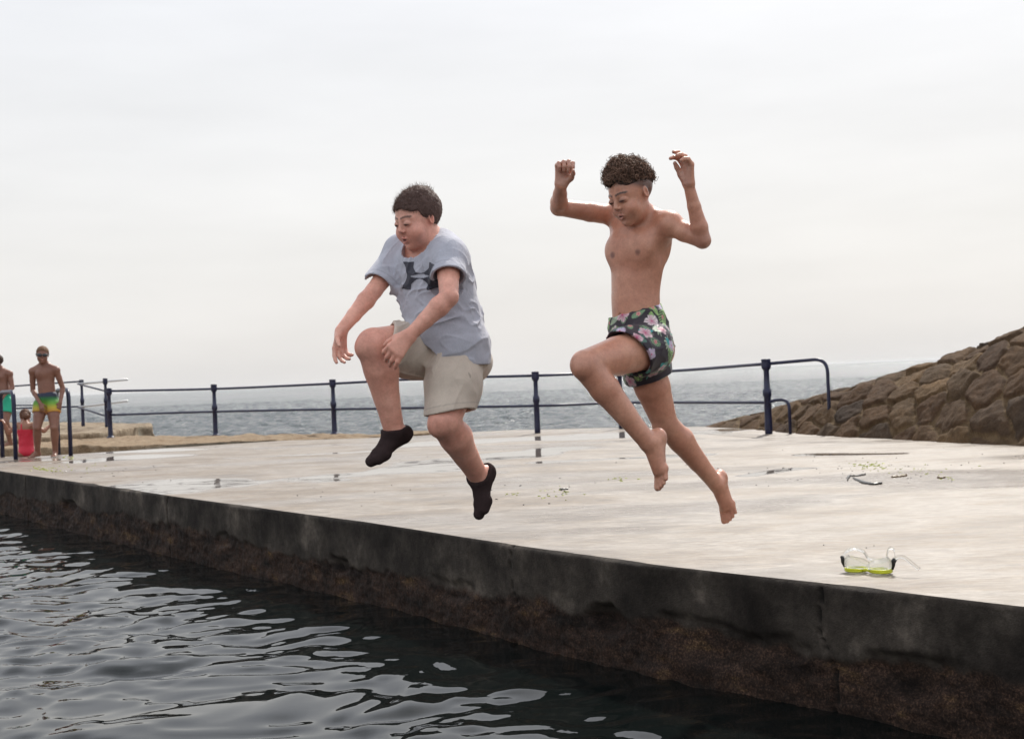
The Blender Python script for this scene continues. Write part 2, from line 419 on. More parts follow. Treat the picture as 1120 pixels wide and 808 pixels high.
def paint(col, V, c, r, rgb, M=None, soft=.35, amt=1.):
    q = (V-np.asarray(c))@(np.eye(3) if M is None else M)/np.asarray(r); d = np.sqrt((q**2).sum(1))
    w = (1-sstep(1-soft, 1+soft, d))*amt; return col*(1-w[:, None])+np.asarray(rgb)*w[:, None]
def face_paint(col, V, f, lip, brow, lid, mouth=.5, eye=True):
    pf = lambda col, c, r, rgb, soft=.4, amt=1.: paint(col, V, f.p(*c), np.array(r)*f.s, rgb, f.M, soft, amt)
    for s_ in (-1, 1):
        if eye:
            col = pf(col, (s_*.13, .36, .50), (.085, .09, .05), np.array(lid), .5, .5)
            col = pf(col, (s_*.132, .38, .481), (.062, .09, .016), (.02, .012, .01), .5, .95)
        for t in range(5):
            u = t/4; col = pf(col, (s_*(.055+.155*u), .34-.05*u, .590+.022*math.sin(.3+u*2.3)), (.026, .10, .018), brow, .5, .92)
        col = pf(col, (s_*.026, .41, .350), (.014, .03, .012), (.05, .02, .015), .5, .8)
        col = pf(col, (s_*.18, .27, .33), (.10, .12, .09), col.mean(0)*A(1.2, .8, .75), .9, .25)
    col = pf(col, (0, .39, .232), (.078, .06, .05), lip, .4, .75)
    col = pf(col, (0, .40, .228-.008*mouth), (.05+.03*(mouth < .15), .08, .006+.018*mouth), (.03, .01, .01), .5, .95 if mouth > .15 else .6)
    return col
# ------------------------------------------------------------------ the quay: edge line and far line of the deck
EDGE_PX = [(-120, 497.5), (0, 515), (205, 545), (400, 571), (560, 596), (700, 616.5), (880, 636), (1120, 664), (1500, 712)]
EP = np.array([G(*p)[:2] for p in EDGE_PX])
seg = np.r_[0, np.cumsum(np.linalg.norm(np.diff(EP, axis=0), axis=1))]; ELEN = seg[-1]
def E2(s): return np.stack([np.interp(s, seg, EP[:, 0]), np.interp(s, seg, EP[:, 1])], -1)
EN = unit(A(.824, .567))        # inward, onto the deck
WATER, SEA = -0.43, -1.0
KF = [(-330, 478), (-60, 492), (30, 490), (140, 487.0), (250, 483), (400, 479), (500, 473.5)]    # front of the rough kerb
far_px = [(-120, 492.5), (-60, 500), (50, 498.5), (150, 491.2), (182, 486.6), (250, 483), (400, 479), (500, 473.2), (560, 470.2), (690, 467), (770, 466.0)]
FPL = [G(*p)[:2] for p in far_px]+[A(3.4, 17.0), A(4.0, 14.2), A(4.8, 11.3), A(6.0, 8.0), A(7.5, 5.0), A(9, 1), A(10, -4)]
FPL = [FPL[0]+(FPL[0]-FPL[1])*.6]+FPL
FPL = np.array(FPL)
def tfar(p):
    best = np.full(len(p), 16.0)
    for a, b in zip(FPL[:-1], FPL[1:]):
        d = b-a; den = EN[0]*d[1]-EN[1]*d[0]
        if abs(den) < 1e-9: continue
        w = a-p; t = (w[:, 0]*d[1]-w[:, 1]*d[0])/den; u = (w[:, 0]*EN[1]-w[:, 1]*EN[0])/den
        ok = (u >= -1e-6) & (u <= 1+1e-6) & (t > 0); best = np.where(ok & (t < best), t, best)
    return best

def seg_d(p, a, b):
    d = b-a; t = np.clip(((p-a)@d)/(d@d), 0, 1); return np.linalg.norm(p-a-t[:, None]*d, axis=1), t
NS, NT = 460, 330
s_ = np.linspace(0, ELEN, NS)
def edge_chip(s):               # small worn notches along the arris
    q = np.stack([s*2.1, s*0, s*0], 1); n = fbm(q, 5, 3); return .012+.007*n+.03*np.clip(n-.55, 0, 1)
e_ = E2(s_)+EN*edge_chip(s_)[:, None]; tf = tfar(e_)
tt = np.linspace(0, 1, NT)**1.15
XY = e_[:, None, :]+EN[None, None, :]*(tt[None, :, None]*tf[:, None, None])
XY = XY.reshape(-1, 2); p3 = np.c_[XY, np.zeros(len(XY))]
zz = .0035*fbm(p3*.55, 3, 5)+.0006*fbm(p3*5, 2, 6)
edge_fade = np.tile(sstep(0, .02, tt), NS); zz = zz*edge_fade
pud = np.zeros(len(XY)); wob = fbm(p3*A(1.1, 1.1, 1), 4, 8)
PUDS = [((205, 531), (395, 518), .62), ((380, 519), (480, 512), .60), ((430, 513), (600, 492), .42), ((500, 484), (700, 475), .85),
        ((85, 506), (160, 499), .40), ((10, 505), (60, 503), .22), ((250, 501), (420, 493), .20), ((880, 497), (985, 496), .10),
        ((600, 505), (760, 497), .22), 
        ((820, 520), (870, 512), .15), ((100, 494), (200, 492), .3)]
for a, b, w in PUDS:
    d, t = seg_d(XY, G(*a)[:2], G(*b)[:2]); d = d/w+wob*.75; pud = np.maximum(pud, 1-sstep(.75, 1.15, d))
film = sstep(-.1, .75, fbm(p3*A(.75, 1.5, 1)+7, 5, 21)+.25*(1-sstep(3.5, 9, XY[:, 1])))      # damp film
stain = np.zeros(len(XY))
for a, b, w in [((385, 518.5), (560, 511.5), .035), ((640, 488.5), (705, 487.5), .05), ((884, 496.3), (978, 496), .07), ((150, 491), (150, 491), .02),
                ((1085, 557.5), (1160, 560), .022), ((1095, 563), (1150, 575), .03), ((480, 517), (700, 524), .010), ((190, 541), (560, 500), .008), ((850, 497), (1200, 507), .008),
                ((395, 475), (397, 520), .0)]:
    if w == 0: continue
    d, t = seg_d(XY, G(*a)[:2], G(*b)[:2]); d = d/(w*(1.0+.9*wob)+.006); stain = np.maximum(stain, (1-sstep(.7, 1.3, d))*(.85 if w > .02 else .35))
dk = Mt('wet concrete')
tcv = dk.coord(); n1 = dk.noise(1.1, 6, .6, dk.coord((1, 1.7, 1), (0, 0, R(35)))); n2 = dk.noise(38, 5, .7, tcv); n3 = dk.noise(5.5, 6, .65, dk.coord((1, 2.6, 1), (0, 0, R(-32)), 'Object'))
n4 = dk.noise(260, 2, .6, tcv)
base = dk.ramp(n1, [(.34, (.155, .115, .080)), (.46, (.225, .178, .132)), (.55, (.285, .245, .205)), (.66, (.20, .16, .12))])
base = dk.mix(.8, base, dk.ramp(n3, [(.32, (.55, .50, .46)), (.46, (.88, .86, .84)), (.54, (.96, .96, .96)), (.64, (1.25, 1.27, 1.3))]), 'MULTIPLY')
base = dk.mix(.5, base, dk.ramp(n2, [(.35, (.74, .72, .70)), (.6, (1.05, 1.05, 1.05))]), 'MULTIPLY')
n5 = dk.noise(15, 6, .7, dk.coord((.7, 2.6, 1), (0, 0, R(-8)), 'Object'))
base = dk.mix(.9, base, dk.ramp(n5, [(.34, (.58, .52, .46)), (.46, (.90, .88, .86)), (.54, (1., 1., 1.)), (.64, (1.38, 1.42, 1.47))]), 'MULTIPLY')
base = dk.mix(.25, base, dk.ramp(n4, [(.35, (.7, .7, .7)), (.6, (1.1, 1.1, 1.1))]), 'MULTIPLY')
film_a, pud_a = dk.attr('film'), dk.attr('puddle')
base = dk.mix(dk.math('MULTIPLY', film_a, .12), base, (.24, .21, .18))
base = dk.mix(dk.math('MULTIPLY', pud_a, .35), base, (.17, .155, .14))
base = dk.mix(dk.math('MULTIPLY', dk.attr('stain'), .9), base, (.035, .03, .026))
rgh = dk.ramp(n3, [(.35, .38), (.65, .60)])
rgh = dk.mix(film_a, rgh, (.27, .27, .27)); rgh = dk.mix(pud_a, rgh, (.035, .035, .035))
dk.set(Base_Color=base, Roughness=rgh, IOR=1.45)
hgt = dk.math('MULTIPLY', dk.mix(.5, n2, n4), dk.math('SUBTRACT', 1.0, pud_a))
dk.bump(hgt, .55, .006)
deck = mk('deck', np.c_[XY, zz], grid_faces(NS, NT)[:, ::-1], dk.m, attrs={'puddle': pud, 'film': film, 'stain': stain})
tag(deck, kind='structure')

# skirt of the deck along its far side
conc = Mt('old concrete'); cn = conc.noise(6, 8, .65); cn2 = conc.noise(60, 4, .7)
cc = conc.ramp(cn, [(.3, (.13, .10, .07)), (.5, (.26, .22, .165)), (.7, (.34, .29, .22))])
conc.set(Specular_IOR_Level=.15, Base_Color=conc.mix(.6, cc, conc.ramp(cn2, [(.35, (.5, .48, .45)), (.6, (1, 1, 1))]), 'MULTIPLY'), Roughness=.8)
conc.bump(conc.mix(.5, cn, cn2), .7, .02)
V = []; 
for p in FPL: V += [(p[0], p[1], -.001), (p[0], p[1], -1.6)]
sk = mk('deck_back_face', V, [(2*i, 2*i+1, 2*i+3, 2*i+2) for i in range(len(FPL)-1)], conc.m, smooth=False); tag(sk, kind='structure')

# ------------------------------------------------------------------ quay wall facing the pool
NW, NZ = 1500, 120
sw = np.linspace(0, ELEN, NW); zr = np.r_[0, -.004, -.009, -.014, np.linspace(-.02, -1.15, NZ-4)]
S2, Z2 = np.meshgrid(sw, zr, indexing='ij'); S2 = S2.ravel(); Z2 = Z2.ravel()
q = np.stack([S2, Z2, S2*0], 1)
bl = -.205+.035*fbm(np.stack([S2*1.3, S2*0, S2*0], 1), 4, 31)+.02*fbm(q*A(9, 9, 1), 3, 33)
# hollows broken out under the slab
hol = np.zeros(len(S2))
for hx, hr, hd in [(375, .13, .07), (660, .15, .08), (760, .3, .035), (95, .2, .05), (1000, .22, .05), (250, .12, .03), (500, .2, .03), (860, .15, .04)]:
    e0 = np.interp(hx, [p[0] for p in EDGE_PX], seg)
    rr = np.sqrt(((S2-e0)/hr)**2+((Z2+.235)/(hr*.42))**2)+.35*fbm(q*A(7, 7, 1), 3, 35)
    hol += hd*(1-sstep(.6, 1.1, rr))
low = sstep(0, .03, bl-Z2)
off = .006*low+hol*.6*sstep(-.01, .02, bl+.03-Z2)                                 # recess
off -= low*(.0045*fbm(q*A(22, 22, 1), 4, 36)+.006*np.clip(fbm(q*A(70, 70, 1), 2, 37), -.2, 1)+.008*fbm(q*A(3.5, 5, 1), 2, 38))
off -= (1-low)*(.0022*fbm(q*A(14, 14, 1), 4, 39)+.006*fbm(q*A(1.5, 2.5, 1), 2, 40))
topr = np.where(Z2 > -.018, (1+Z2/.018), 0)
off = off*sstep(0, .02, -Z2)+edge_chip(S2)*topr**2
groove = np.zeros(len(S2))
for jx in (39, 190, 560, 905):
    e0 = np.interp(jx, [p[0] for p in EDGE_PX], seg)+.03*np.sin(Z2*14)+.012*fbm(q*A(1, 14, 1), 2, 41)
    gw = .012 if jx < 300 else .005
    g_ = (1-sstep(.4, 1, np.abs(S2-e0)/gw))*sstep(.5, -.2, low-.2+0*S2) if False else (1-sstep(.4, 1, np.abs(S2-e0)/gw))*(Z2 > -.5)
    groove = np.maximum(groove, g_); 
off += groove*.02
exy = E2(S2)+EN*off[:, None]
wm = Mt('tidal concrete')
lowa, gra = wm.attr('low'), wm.attr('groove')
wc = wm.coord(); a1 = wm.noise(2.6, 8, .66, wc); a2 = wm.noise(34, 6, .75, wc); a3 = wm.noise(120, 3, .7, wc); a4 = wm.noise(4.2, 4, .6, wm.coord((1, 1, 3)))
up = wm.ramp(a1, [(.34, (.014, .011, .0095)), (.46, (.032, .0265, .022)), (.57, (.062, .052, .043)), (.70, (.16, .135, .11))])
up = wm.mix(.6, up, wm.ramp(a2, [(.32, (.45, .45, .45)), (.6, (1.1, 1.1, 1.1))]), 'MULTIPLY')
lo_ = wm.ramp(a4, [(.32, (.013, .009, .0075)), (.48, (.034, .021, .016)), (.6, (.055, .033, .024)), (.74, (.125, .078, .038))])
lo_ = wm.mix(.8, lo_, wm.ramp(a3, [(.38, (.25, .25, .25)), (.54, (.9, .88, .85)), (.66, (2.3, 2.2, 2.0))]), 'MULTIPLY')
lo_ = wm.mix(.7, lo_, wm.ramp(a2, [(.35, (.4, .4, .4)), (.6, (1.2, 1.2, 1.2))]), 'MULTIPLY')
wb = wm.mix(lowa, up, lo_); wb = wm.mix(gra, wb, (.012, .011, .010))
wm.set(Base_Color=wb, Roughness=wm.ramp(lowa, [(0, .8), (1, .7)]), Specular_IOR_Level=.15)
wm.bump(wm.mix(.5, a2, a3), .7, .012)
wf = grid_faces(NW, len(zr))
wall = mk('quay_wall', np.c_[exy, Z2], wf, wm.m, attrs={'low': low, 'groove': groove})
tag(wall, 'dark stained concrete quay wall dropping into the pool, rough and brown along its foot', 'quay wall')

# ------------------------------------------------------------------ pool water: real ripples
def axis_pts(segs):
    o = []
    for a, b, st in segs: o += list(np.arange(a, b, st))
    return np.array(o+[segs[-1][1]])
gx = axis_pts([(-30, -9, .30), (-9, -6, .06), (-6, 3.2, .026), (3.2, 8, .25)]); gy = axis_pts([(-8, 2, .25), (2, 3.6, .05), (3.6, 9, .024), (9, 17, .05), (17, 30, .25)])
X, Y = np.meshgrid(gx, gy, indexing='ij'); p = np.c_[X.ravel(), Y.ravel(), np.zeros(X.size)]
wp = p+.16*np.stack([vnoise(p*1.3, 51), vnoise(p*1.3+5, 52), 0*p[:, 0]], 1)
rotm = lambda dg: np.array([[math.cos(R(dg)), -math.sin(R(dg)), 0], [math.sin(R(dg)), math.cos(R(dg)), 0], [0, 0, 1]])
hh = .008*vnoise(wp*A(1.6, 2.2, 1), 53)+.0120*vnoise(wp@rotm(22)*A(3.2, 4.8, 1)+3, 54)+.0125*vnoise(wp@rotm(-28)*A(5.6, 8.0, 1)+9, 55)\
    + .0064*vnoise(wp@rotm(12)*A(11, 15, 1), 58)+.0010*vnoise(wp*A(20, 24, 1), 56)*sstep(-.3, .6, vnoise(p*.6, 57))
def side(pt):                   # signed distance from the edge line towards the pool
    best = np.full(len(pt), 1e9); sg = np.ones(len(pt))
    for a, b in zip(EP[:-1], EP[1:]):
        d, t = seg_d(pt, a, b); n = A((b-a)[1], -(b-a)[0]); s = -((pt-a)@n)
        better = d < best; best = np.where(better, d, best); sg = np.where(better, np.sign(s), sg)
    return best*sg
sd_ = side(p[:, :2]); sgn = np.sign(side(np.array([[-3., 3.]])))[0]; sd_ = sd_*sgn     # + on the pool side
hh = hh*(.5+.5*sstep(0, 1.5, sd_))
keep = sd_ > -.35
F_ = grid_faces(len(gx), len(gy)); F_ = F_[keep[F_].any(1)]
used = np.unique(F_); remap = np.full(len(p), -1); remap[used] = np.arange(len(used))
wt = Mt('pool water'); 
wt.set(Base_Color=(.004, .006, .0058), Roughness=.018, IOR=1.34)
wt.bump(wt.noise(26, 3, .5), .05, .004)
pool = mk('pool_water', np.c_[p[used, :2], WATER+hh[used]], remap[F_], wt.m); tag(pool, kind='structure')

# ------------------------------------------------------------------ sea to the horizon
se = Mt('sea water')
v1 = se.noise(.35, 5, .6, se.coord((1, 1.6, 1))); v2 = se.noise(2.0, 5, .62, se.coord((1, 1.8, 1), (0, 0, R(14)))); v3 = se.noise(9, 3, .6, se.coord((1, 1.5, 1)))
se.set(Base_Color=se.ramp(se.noise(.02, 3, .5, se.coord((1, .5, 1))), [(.3, (.07, .086, .094)), (.7, (.10, .117, .124))]), Roughness=.17, IOR=1.33)
b1 = se.n('ShaderNodeBump'); b1.inputs['Strength'].default_value = 1; b1.inputs['Distance'].default_value = .30; se.l(v1, b1.inputs['Height'])
b2 = se.n('ShaderNodeBump'); b2.inputs['Strength'].default_value = 1; b2.inputs['Distance'].default_value = .24; se.l(v2, b2.inputs['Height']); se.l(b1.outputs[0], b2.inputs['Normal'])
b3 = se.n('ShaderNodeBump'); b3.inputs['Strength'].default_value = .8; b3.inputs['Distance'].default_value = .09; se.l(v3, b3.inputs['Height']); se.l(b2.outputs[0], b3.inputs['Normal'])
se.l(b3.outputs[0], se.b.inputs['Normal'])
sx = axis_pts([(-9000, -1500, 1500), (-1500, -200, 130), (-200, -60, 7), (-60, 45, .17), (45, 200, 7), (200, 1500, 130), (1500, 9000, 1500)])
sy = axis_pts([(-60, 10, 10), (10, 34, 2), (34, 100, .15), (100, 160, .5), (160, 320, 4), (320, 800, 60), (800, 9000, 820)])
X, Y = np.meshgrid(sx, sy, indexing='ij'); pp = np.c_[X.ravel(), Y.ravel(), np.zeros(X.size)]
hz = np.zeros(len(pp)); nr_ = (np.abs(pp[:, 0]) < 200) & (pp[:, 1] < 320) & (pp[:, 1] > 12); q_ = pp[nr_]
rg = lambda n: (1-np.abs(n))**1.6
hz[nr_] = .05*vnoise(q_*A(.10, .16, 1), 61)+.05*rg(vnoise(q_@rotm(12)*A(.45, .8, 1), 62))+.05*rg(vnoise(q_@rotm(-24)*A(1.0, 1.6, 1), 63))+.085*vnoise(q_*A(1.9, 2.4, 1), 64)+.03*vnoise(q_@rotm(40)*A(3.3, 3.6, 1), 65)-.06
hz *= 1-sstep(140, 300, pp[:, 1])
sea = mk('sea', np.c_[pp[:, :2], SEA+hz], grid_faces(len(sx), len(sy)), se.m); tag(sea, kind='structure')

hzm = bpy.data.materials.new('haze'); hzm.use_nodes = True; hzm.node_tree.nodes.clear()
ho = hzm.node_tree.nodes.new('ShaderNodeOutputMaterial'); hv = hzm.node_tree.nodes.new('ShaderNodeVolumePrincipled'); hv.inputs['Color'].default_value = (.86, .88, .90, 1); hv.inputs['Density'].default_value = .00012; hv.inputs['Anisotropy'].default_value = .3
hzm.node_tree.links.new(hv.outputs[0], ho.inputs['Volume'])
x_, y0_, y1_, z0_, z1_ = 9600, -300, 9600, -3.0, 6.0
hb = mk('haze', [(-x_, y0_, z0_), (x_, y0_, z0_), (x_, y1_, z0_), (-x_, y1_, z0_), (-x_, y0_, z1_), (x_, y0_, z1_), (x_, y1_, z1_), (-x_, y1_, z1_)], [(3, 2, 1, 0), (4, 5, 6, 7), (0, 1, 5, 4), (1, 2, 6, 5), (2, 3, 7, 6), (3, 0, 4, 7)], hzm, smooth=False)
tag(hb, 'pale sea haze fading the far water towards the horizon', 'haze', kind='stuff')

# ------------------------------------------------------------------ rough kerb strip behind the deck, trench bottom, raised jetty block
kb = Mt('pebbly concrete'); k1 = kb.noise(8, 7, .7); k2 = kb.noise(55, 4, .8)
kc = kb.ramp(k1, [(.3, (.22, .15, .09)), (.5, (.36, .27, .18)), (.7, (.46, .38, .28))])
kb.set(Specular_IOR_Level=.15, Base_Color=kb.mix(.8, kc, kb.ramp(k2, [(.36, (.35, .33, .3)), (.56, (1.05, 1, .95))]), 'MULTIPLY'), Roughness=.85); kb.bump(k2, .9, .03)
ka = np.array([G(*q)[:2] for q in KF]); KB = [(-330, 471), (-60, 481), (30, 480.5), (140, 478.2), (250, 476.6), (400, 475.2), (500, 471.5)]
kbk = np.array([G(*q)[:2] for q in KB]); nk, ncr = 420, 26
u = np.linspace(0, 1, nk); la = np.stack([np.interp(u, np.linspace(0, 1, len(ka)), ka[:, i]) for i in (0, 1)], 1); lb = np.stack([np.interp(u, np.linspace(0, 1, len(kbk)), kbk[:, i]) for i in (0, 1)], 1)
V = []; prof = [(0, -.5), (0, -.14), (0, -.03), (.004, 0)]+[(t, 0) for t in np.linspace(.02, 1, ncr-6)]+[(1, -.04), (1, -1.5)]
for i in range(nk):
    for j, (t, z) in enumerate(prof): V.append((*lerp(la[i], lb[i], t), z))
V = np.array(V); n_ = fbm(V*A(3, 3, 3), 5, 71); V[:, 2] += .022*n_+.016*sstep(0, .1, np.tile([q[0] for q in prof], nk)); V[:, 1] += .05*fbm(V*A(4, 0, 4)+3, 4, 73)
kerb = mk('rough_kerb', V, grid_faces(nk, len(prof)), kb.m)
tag(kerb, 'rough pebbly concrete kerb strip under the railing posts at the back of the deck', 'kerb')

a, b = G(-330, 500)[:2], 0
tr = mk('trench_floor', [(-30, 15, -.45), (-4.5, 15, -.45), (-4.0, 24, -.45), (-30, 32, -.45)], [(0, 1, 2, 3)], conc.m, smooth=False); tag(tr, kind='structure')

def blockmesh(outline, z0, z1, name, mat, nseg=60, nz=14, amp=.03, seed=80):
    """an eroded concrete block: outline resampled, sides and top displaced by noise"""
    o = np.array(outline); o = np.vstack([o, o[:1]]); sl = np.r_[0, np.cumsum(np.linalg.norm(np.diff(o, axis=0), axis=1))]
    tt = np.linspace(0, sl[-1], nseg, endpoint=False); ring = np.stack([np.interp(tt, sl, o[:, i]) for i in (0, 1)], 1); cen = ring.mean(0)
    V = []; 
    rows = [(1, z) for z in np.linspace(z0, z1-.02, nz)]+[(.997, z1)]+[(r, z1) for r in np.linspace(.97, 0.02, 12)]
    for r, z in rows:
        for pnt in ring: V.append((*(cen+(pnt-cen)*r), z))
    V = np.array(V); d = np.stack([fbm(V*A(2.2, 2.2, 5)+k*9, 5, seed+k) for k in range(3)], 1); V += d*A(amp, amp, amp*.35)
    F = []
    for i in range(len(rows)-1):
        for k in range(nseg): F.append((i*nseg+k, i*nseg+(k+1) % nseg, (i+1)*nseg+(k+1) % nseg, (i+1)*nseg+k))
    F.append(tuple((len(rows)-1)*nseg+k for k in range(nseg)))
    return mk(name, V, F, mat)
BZ = .10
jc = Mt('jetty concrete'); j1 = jc.noise(3.5, 8, .68); j2 = jc.noise(40, 5, .75)
jcc = jc.ramp(j1, [(.32, (.08, .055, .035)), (.45, (.20, .145, .095)), (.58, (.33, .265, .19)), (.72, (.44, .39, .31))])
jc.set(Specular_IOR_Level=.15, Base_Color=jc.mix(.6, jcc, jc.ramp(j2, [(.36, (.45, .43, .4)), (.58, (1.05, 1.05, 1.02))]), 'MULTIPLY'), Roughness=.8); jc.bump(jc.mix(.5, j1, j2), .8, .03)
ol = [G(-120, 489, BZ)[:2], G(44, 478.0, BZ)[:2], G(120, 471.2, BZ)[:2], G(157, 465.6, BZ)[:2], G(167, 465.2, BZ)[:2], G(166, 463.0, BZ)[:2], G(60, 461, BZ)[:2], G(-120, 463, BZ)[:2]]
blk = blockmesh(ol, -1.4, BZ, 'jetty_block', jc.m, nseg=220, nz=26, amp=.05)
tag(blk, 'weathered tan concrete jetty block behind the railing at the left, carrying two blue posts', 'jetty')

# ------------------------------------------------------------------ stone pitching bank on the right
BASE = [(745, 465.2), (770, 466.3), (823, 469), (870, 473.5), (907, 476), (1000, 480), (1120, 487.5), (1300, 502), (1700, 540)]
TOPH = [-.02, .05, .28, .47, .60, .92, 1.44, 1.95, 2.7]; DEP = [.1, .25, .55, .9, 1.1, 1.45, 1.9, 2.3, 2.8]
bp = np.array([G(*q)[:2] for q in BASE]); bs = np.r_[0, np.cumsum(np.linalg.norm(np.diff(bp, axis=0), axis=1))]
nu, nv = 620, 210
us = np.linspace(0, bs[-1], nu); bx = np.stack([np.interp(us, bs, bp[:, i]) for i in (0, 1)], 1)
hs_ = np.interp(us, bs, TOPH); ds_ = np.interp(us, bs, DEP)
k_ = np.hanning(31); k_ /= k_.sum()
sm = lambda a: np.convolve(np.pad(a, 15, mode='edge'), k_, 'valid')
hs_, ds_ = sm(hs_), sm(ds_)
bdir = unit(A(.86, .51))        # away from the deck
tp = np.linspace(0, 1, nv)
front = np.clip(tp/.62, 0, 1); back = np.clip((tp-.62)/.38, 0, 1)
hp_ = np.sin(front*math.pi/2)**.85*(1-.0*back)-1.6*back**1.5; dp_ = front*.9+(1-np.cos(front*math.pi/2))*.25+back*2.2
PX = bx[:, None, :]+bdir[None, None, :]*(ds_[:, None]*dp_[None, :]-.06)[:, :, None]; PZ = hs_[:, None]*hp_[None, :]-.05
PV = np.concatenate([PX, PZ[:, :, None]], 2); UV = np.stack([np.repeat(us, nv), np.tile(tp, nu)*1.0], 1)
# arc length up the slope
al = np.cumsum(np.r_[0*PZ[:, :1].T, np.linalg.norm(np.diff(PV, axis=1), axis=2).T], axis=0).T.ravel() if False else np.concatenate([np.zeros((nu, 1)), np.cumsum(np.linalg.norm(np.diff(PV, axis=1), axis=2), axis=1)], 1).ravel()
uv = np.stack([UV[:, 0], al], 1)
du = np.gradient(PV, axis=0); dv = np.gradient(PV, axis=1); Nn = np.cross(dv, du); Nn /= np.linalg.norm(Nn, axis=2)[:, :, None]+1e-9; Nn = Nn.reshape(-1, 3)
if Nn[nv//3+nv*(nu//2)]@A(-1, -1, 1) < 0: Nn = -Nn
sites = []
gw_, gh_ = .46, .34
for i in range(int(bs[-1]/gw_)+2):
    for j in range(int(al.max()/gh_)+2):
        sites.append(((i+(j % 2)*.5+rng.uniform(-.33, .33))*gw_, (j+rng.uniform(-.35, .35))*gh_))
sites = np.array(sites); w2 = uv+.035*np.stack([fbm(np.c_[uv*5, uv[:, 0]*0], 3, 91), fbm(np.c_[uv*5+4, uv[:, 0]*0], 3, 92)], 1)
f1 = np.full(len(uv), 9.); f2 = f1.copy(); ci = np.zeros(len(uv), int)
for si, st in enumerate(sites):
    d = np.sqrt(((w2-st)**2*A(1, 1.35)).sum(1)); up_ = d < f1
    f2 = np.where(up_, f1, np.minimum(f2, d)); f1 = np.where(up_, d, f1); ci = np.where(up_, si, ci)
gap = f2-f1; rs = rng.uniform(-1, 1, (len(sites), 5))
stone = sstep(.015, .085, gap)
tilt = ((w2-sites[ci])*rs[ci][:, :2]).sum(1)
facet = fbm(np.c_[w2*7+rs[ci][:, 2:3]*30, rs[ci][:, 3]*20], 3, 93)
disp = stone*(.045+.018*rs[ci][:, 2])+tilt*.11*stone+.011*facet*stone+.012*np.sqrt(np.clip(gap, 0, .2)/.2)+.007*fbm(PV.reshape(-1, 3)*16, 4, 94)+.04*fbm(PV.reshape(-1, 3)*1.6, 2, 95)
disp *= np.interp(UV[:, 0], bs, [.1, .25, .6, .9, 1, 1, 1, 1, 1])
RV = PV.reshape(-1, 3)+Nn*disp[:, None]
rk = Mt('pitched stone'); ra, rm_ = rk.attr('cell'), rk.attr('stone')
r1 = rk.noise(5, 8, .7); r2 = rk.noise(42, 5, .75); r3 = rk.noise(1.1, 3, .5)
sc = rk.ramp(ra, [(0, (.060, .038, .026)), (.25, (.090, .056, .034)), (.5, (.115, .073, .043)), (.7, (.060, .044, .034)), (.85, (.14, .093, .053)), (1, (.088, .056, .033))])
sc = rk.mix(.7, sc, rk.ramp(r1, [(.33, (.50, .46, .42)), (.5, (.95, .92, .88)), (.68, (1.35, 1.25, 1.1))]), 'MULTIPLY')
mc_ = rk.ramp(r1, [(.35, (.085, .055, .030)), (.65, (.18, .125, .072))])
sc = rk.mix(rk.ramp(rm_, [(.15, 1), (.6, 0)]), sc, mc_)
sc = rk.mix(.6, sc, rk.ramp(r2, [(.35, (.45, .43, .42)), (.58, (1.1, 1.08, 1.05))]), 'MULTIPLY')
rk.set(Base_Color=sc, Roughness=.9, Specular_IOR_Level=.12); rk.bump(rk.mix(.5, r1, r2), .8, .03)
bank = mk('stone_bank', RV, grid_faces(nu, nv), rk.m, attrs={'cell': (rs[ci][:, 4]+1)/2, 'stone': stone})
tag(bank, 'sloping bank of brown mortared boulders rising to the right behind the deck', 'stone bank')

# ------------------------------------------------------------------ railings
navy = Mt('navy paint'); n_1 = navy.noise(30, 4, .6)
navy.set(Base_Color=navy.ramp(n_1, [(.35, (.005, .007, .028)), (.6, (.010, .014, .055))]), Roughness=.38, IOR=1.5); navy.bump(navy.noise(90, 3, .6), .25, .004)
galv = Mt('galvanised pipe'); galv.set(Base_Color=(.62, .62, .62), Metallic=.6, Roughness=.35)
def post(parent, base, h, s=1.0, fl=True, mat=None):
    b = MB(); pr = [(.075, -.02), (.075, .008), (.060, .022), (.045, .03), (.043, .05), (.040, .18), (.038, .40*h/.8), (.047, .405*h/.8), (.050, .44*h/.8), (.047, .475*h/.8), (.036, .48*h/.8), (.031, .60*h/.8), (.030, h-.125),
          (.034, h-.12), (.047, h-.105), (.053, h-.085), (.054, h-.045), (.050, h-.022), (.053, h-.018), (.053, h-.008), (.048, h), (.01, h+.001)]
    if not fl: pr = [(.040, -.02)]+[q for q in pr if q[1] > .04]
    b.lathe(base, [(r*s, z) for r, z in pr], 16); return b.build('post', mat or navy.m, parent, smooth=True)
def base_at(px, Y): d = P(px, 404, Y); return A(d[0], d[1], 0)
RP = [(118.5, 22.3, .81, 1), (234, 21.3, .80, 1), (364, 19.8, .795, 1), (587, 17.6, .79, 0), (678, 18.1, .79, 0), (839.5, 14.9, .815, 0)]
def lowpx(px, py, Y):           # column px is given at the base; find xy on the ray at that height
    w = P(px, py, Y); return A(w[0], w[1], 0)
posts_xy = [lowpx(a, b, Y) for (a, b, Y) in ((121, 478, 22.3), (236, 477, 21.3), (366, 475, 19.8), (588, 473, 17.6), (680, 468, 18.1), (841, 474, 14.9))]
rail = empty('railing', posts_xy[2]); tag(rail, 'long navy blue two-rail railing with knobbed posts along the back of the deck', 'railing')
for (xy, q) in zip(posts_xy, RP): post(rail, xy+A(0, 0, .0 if q[3] == 0 else .01), q[2], 1.0 if q[0] > 800 else .92, bool(q[3]))
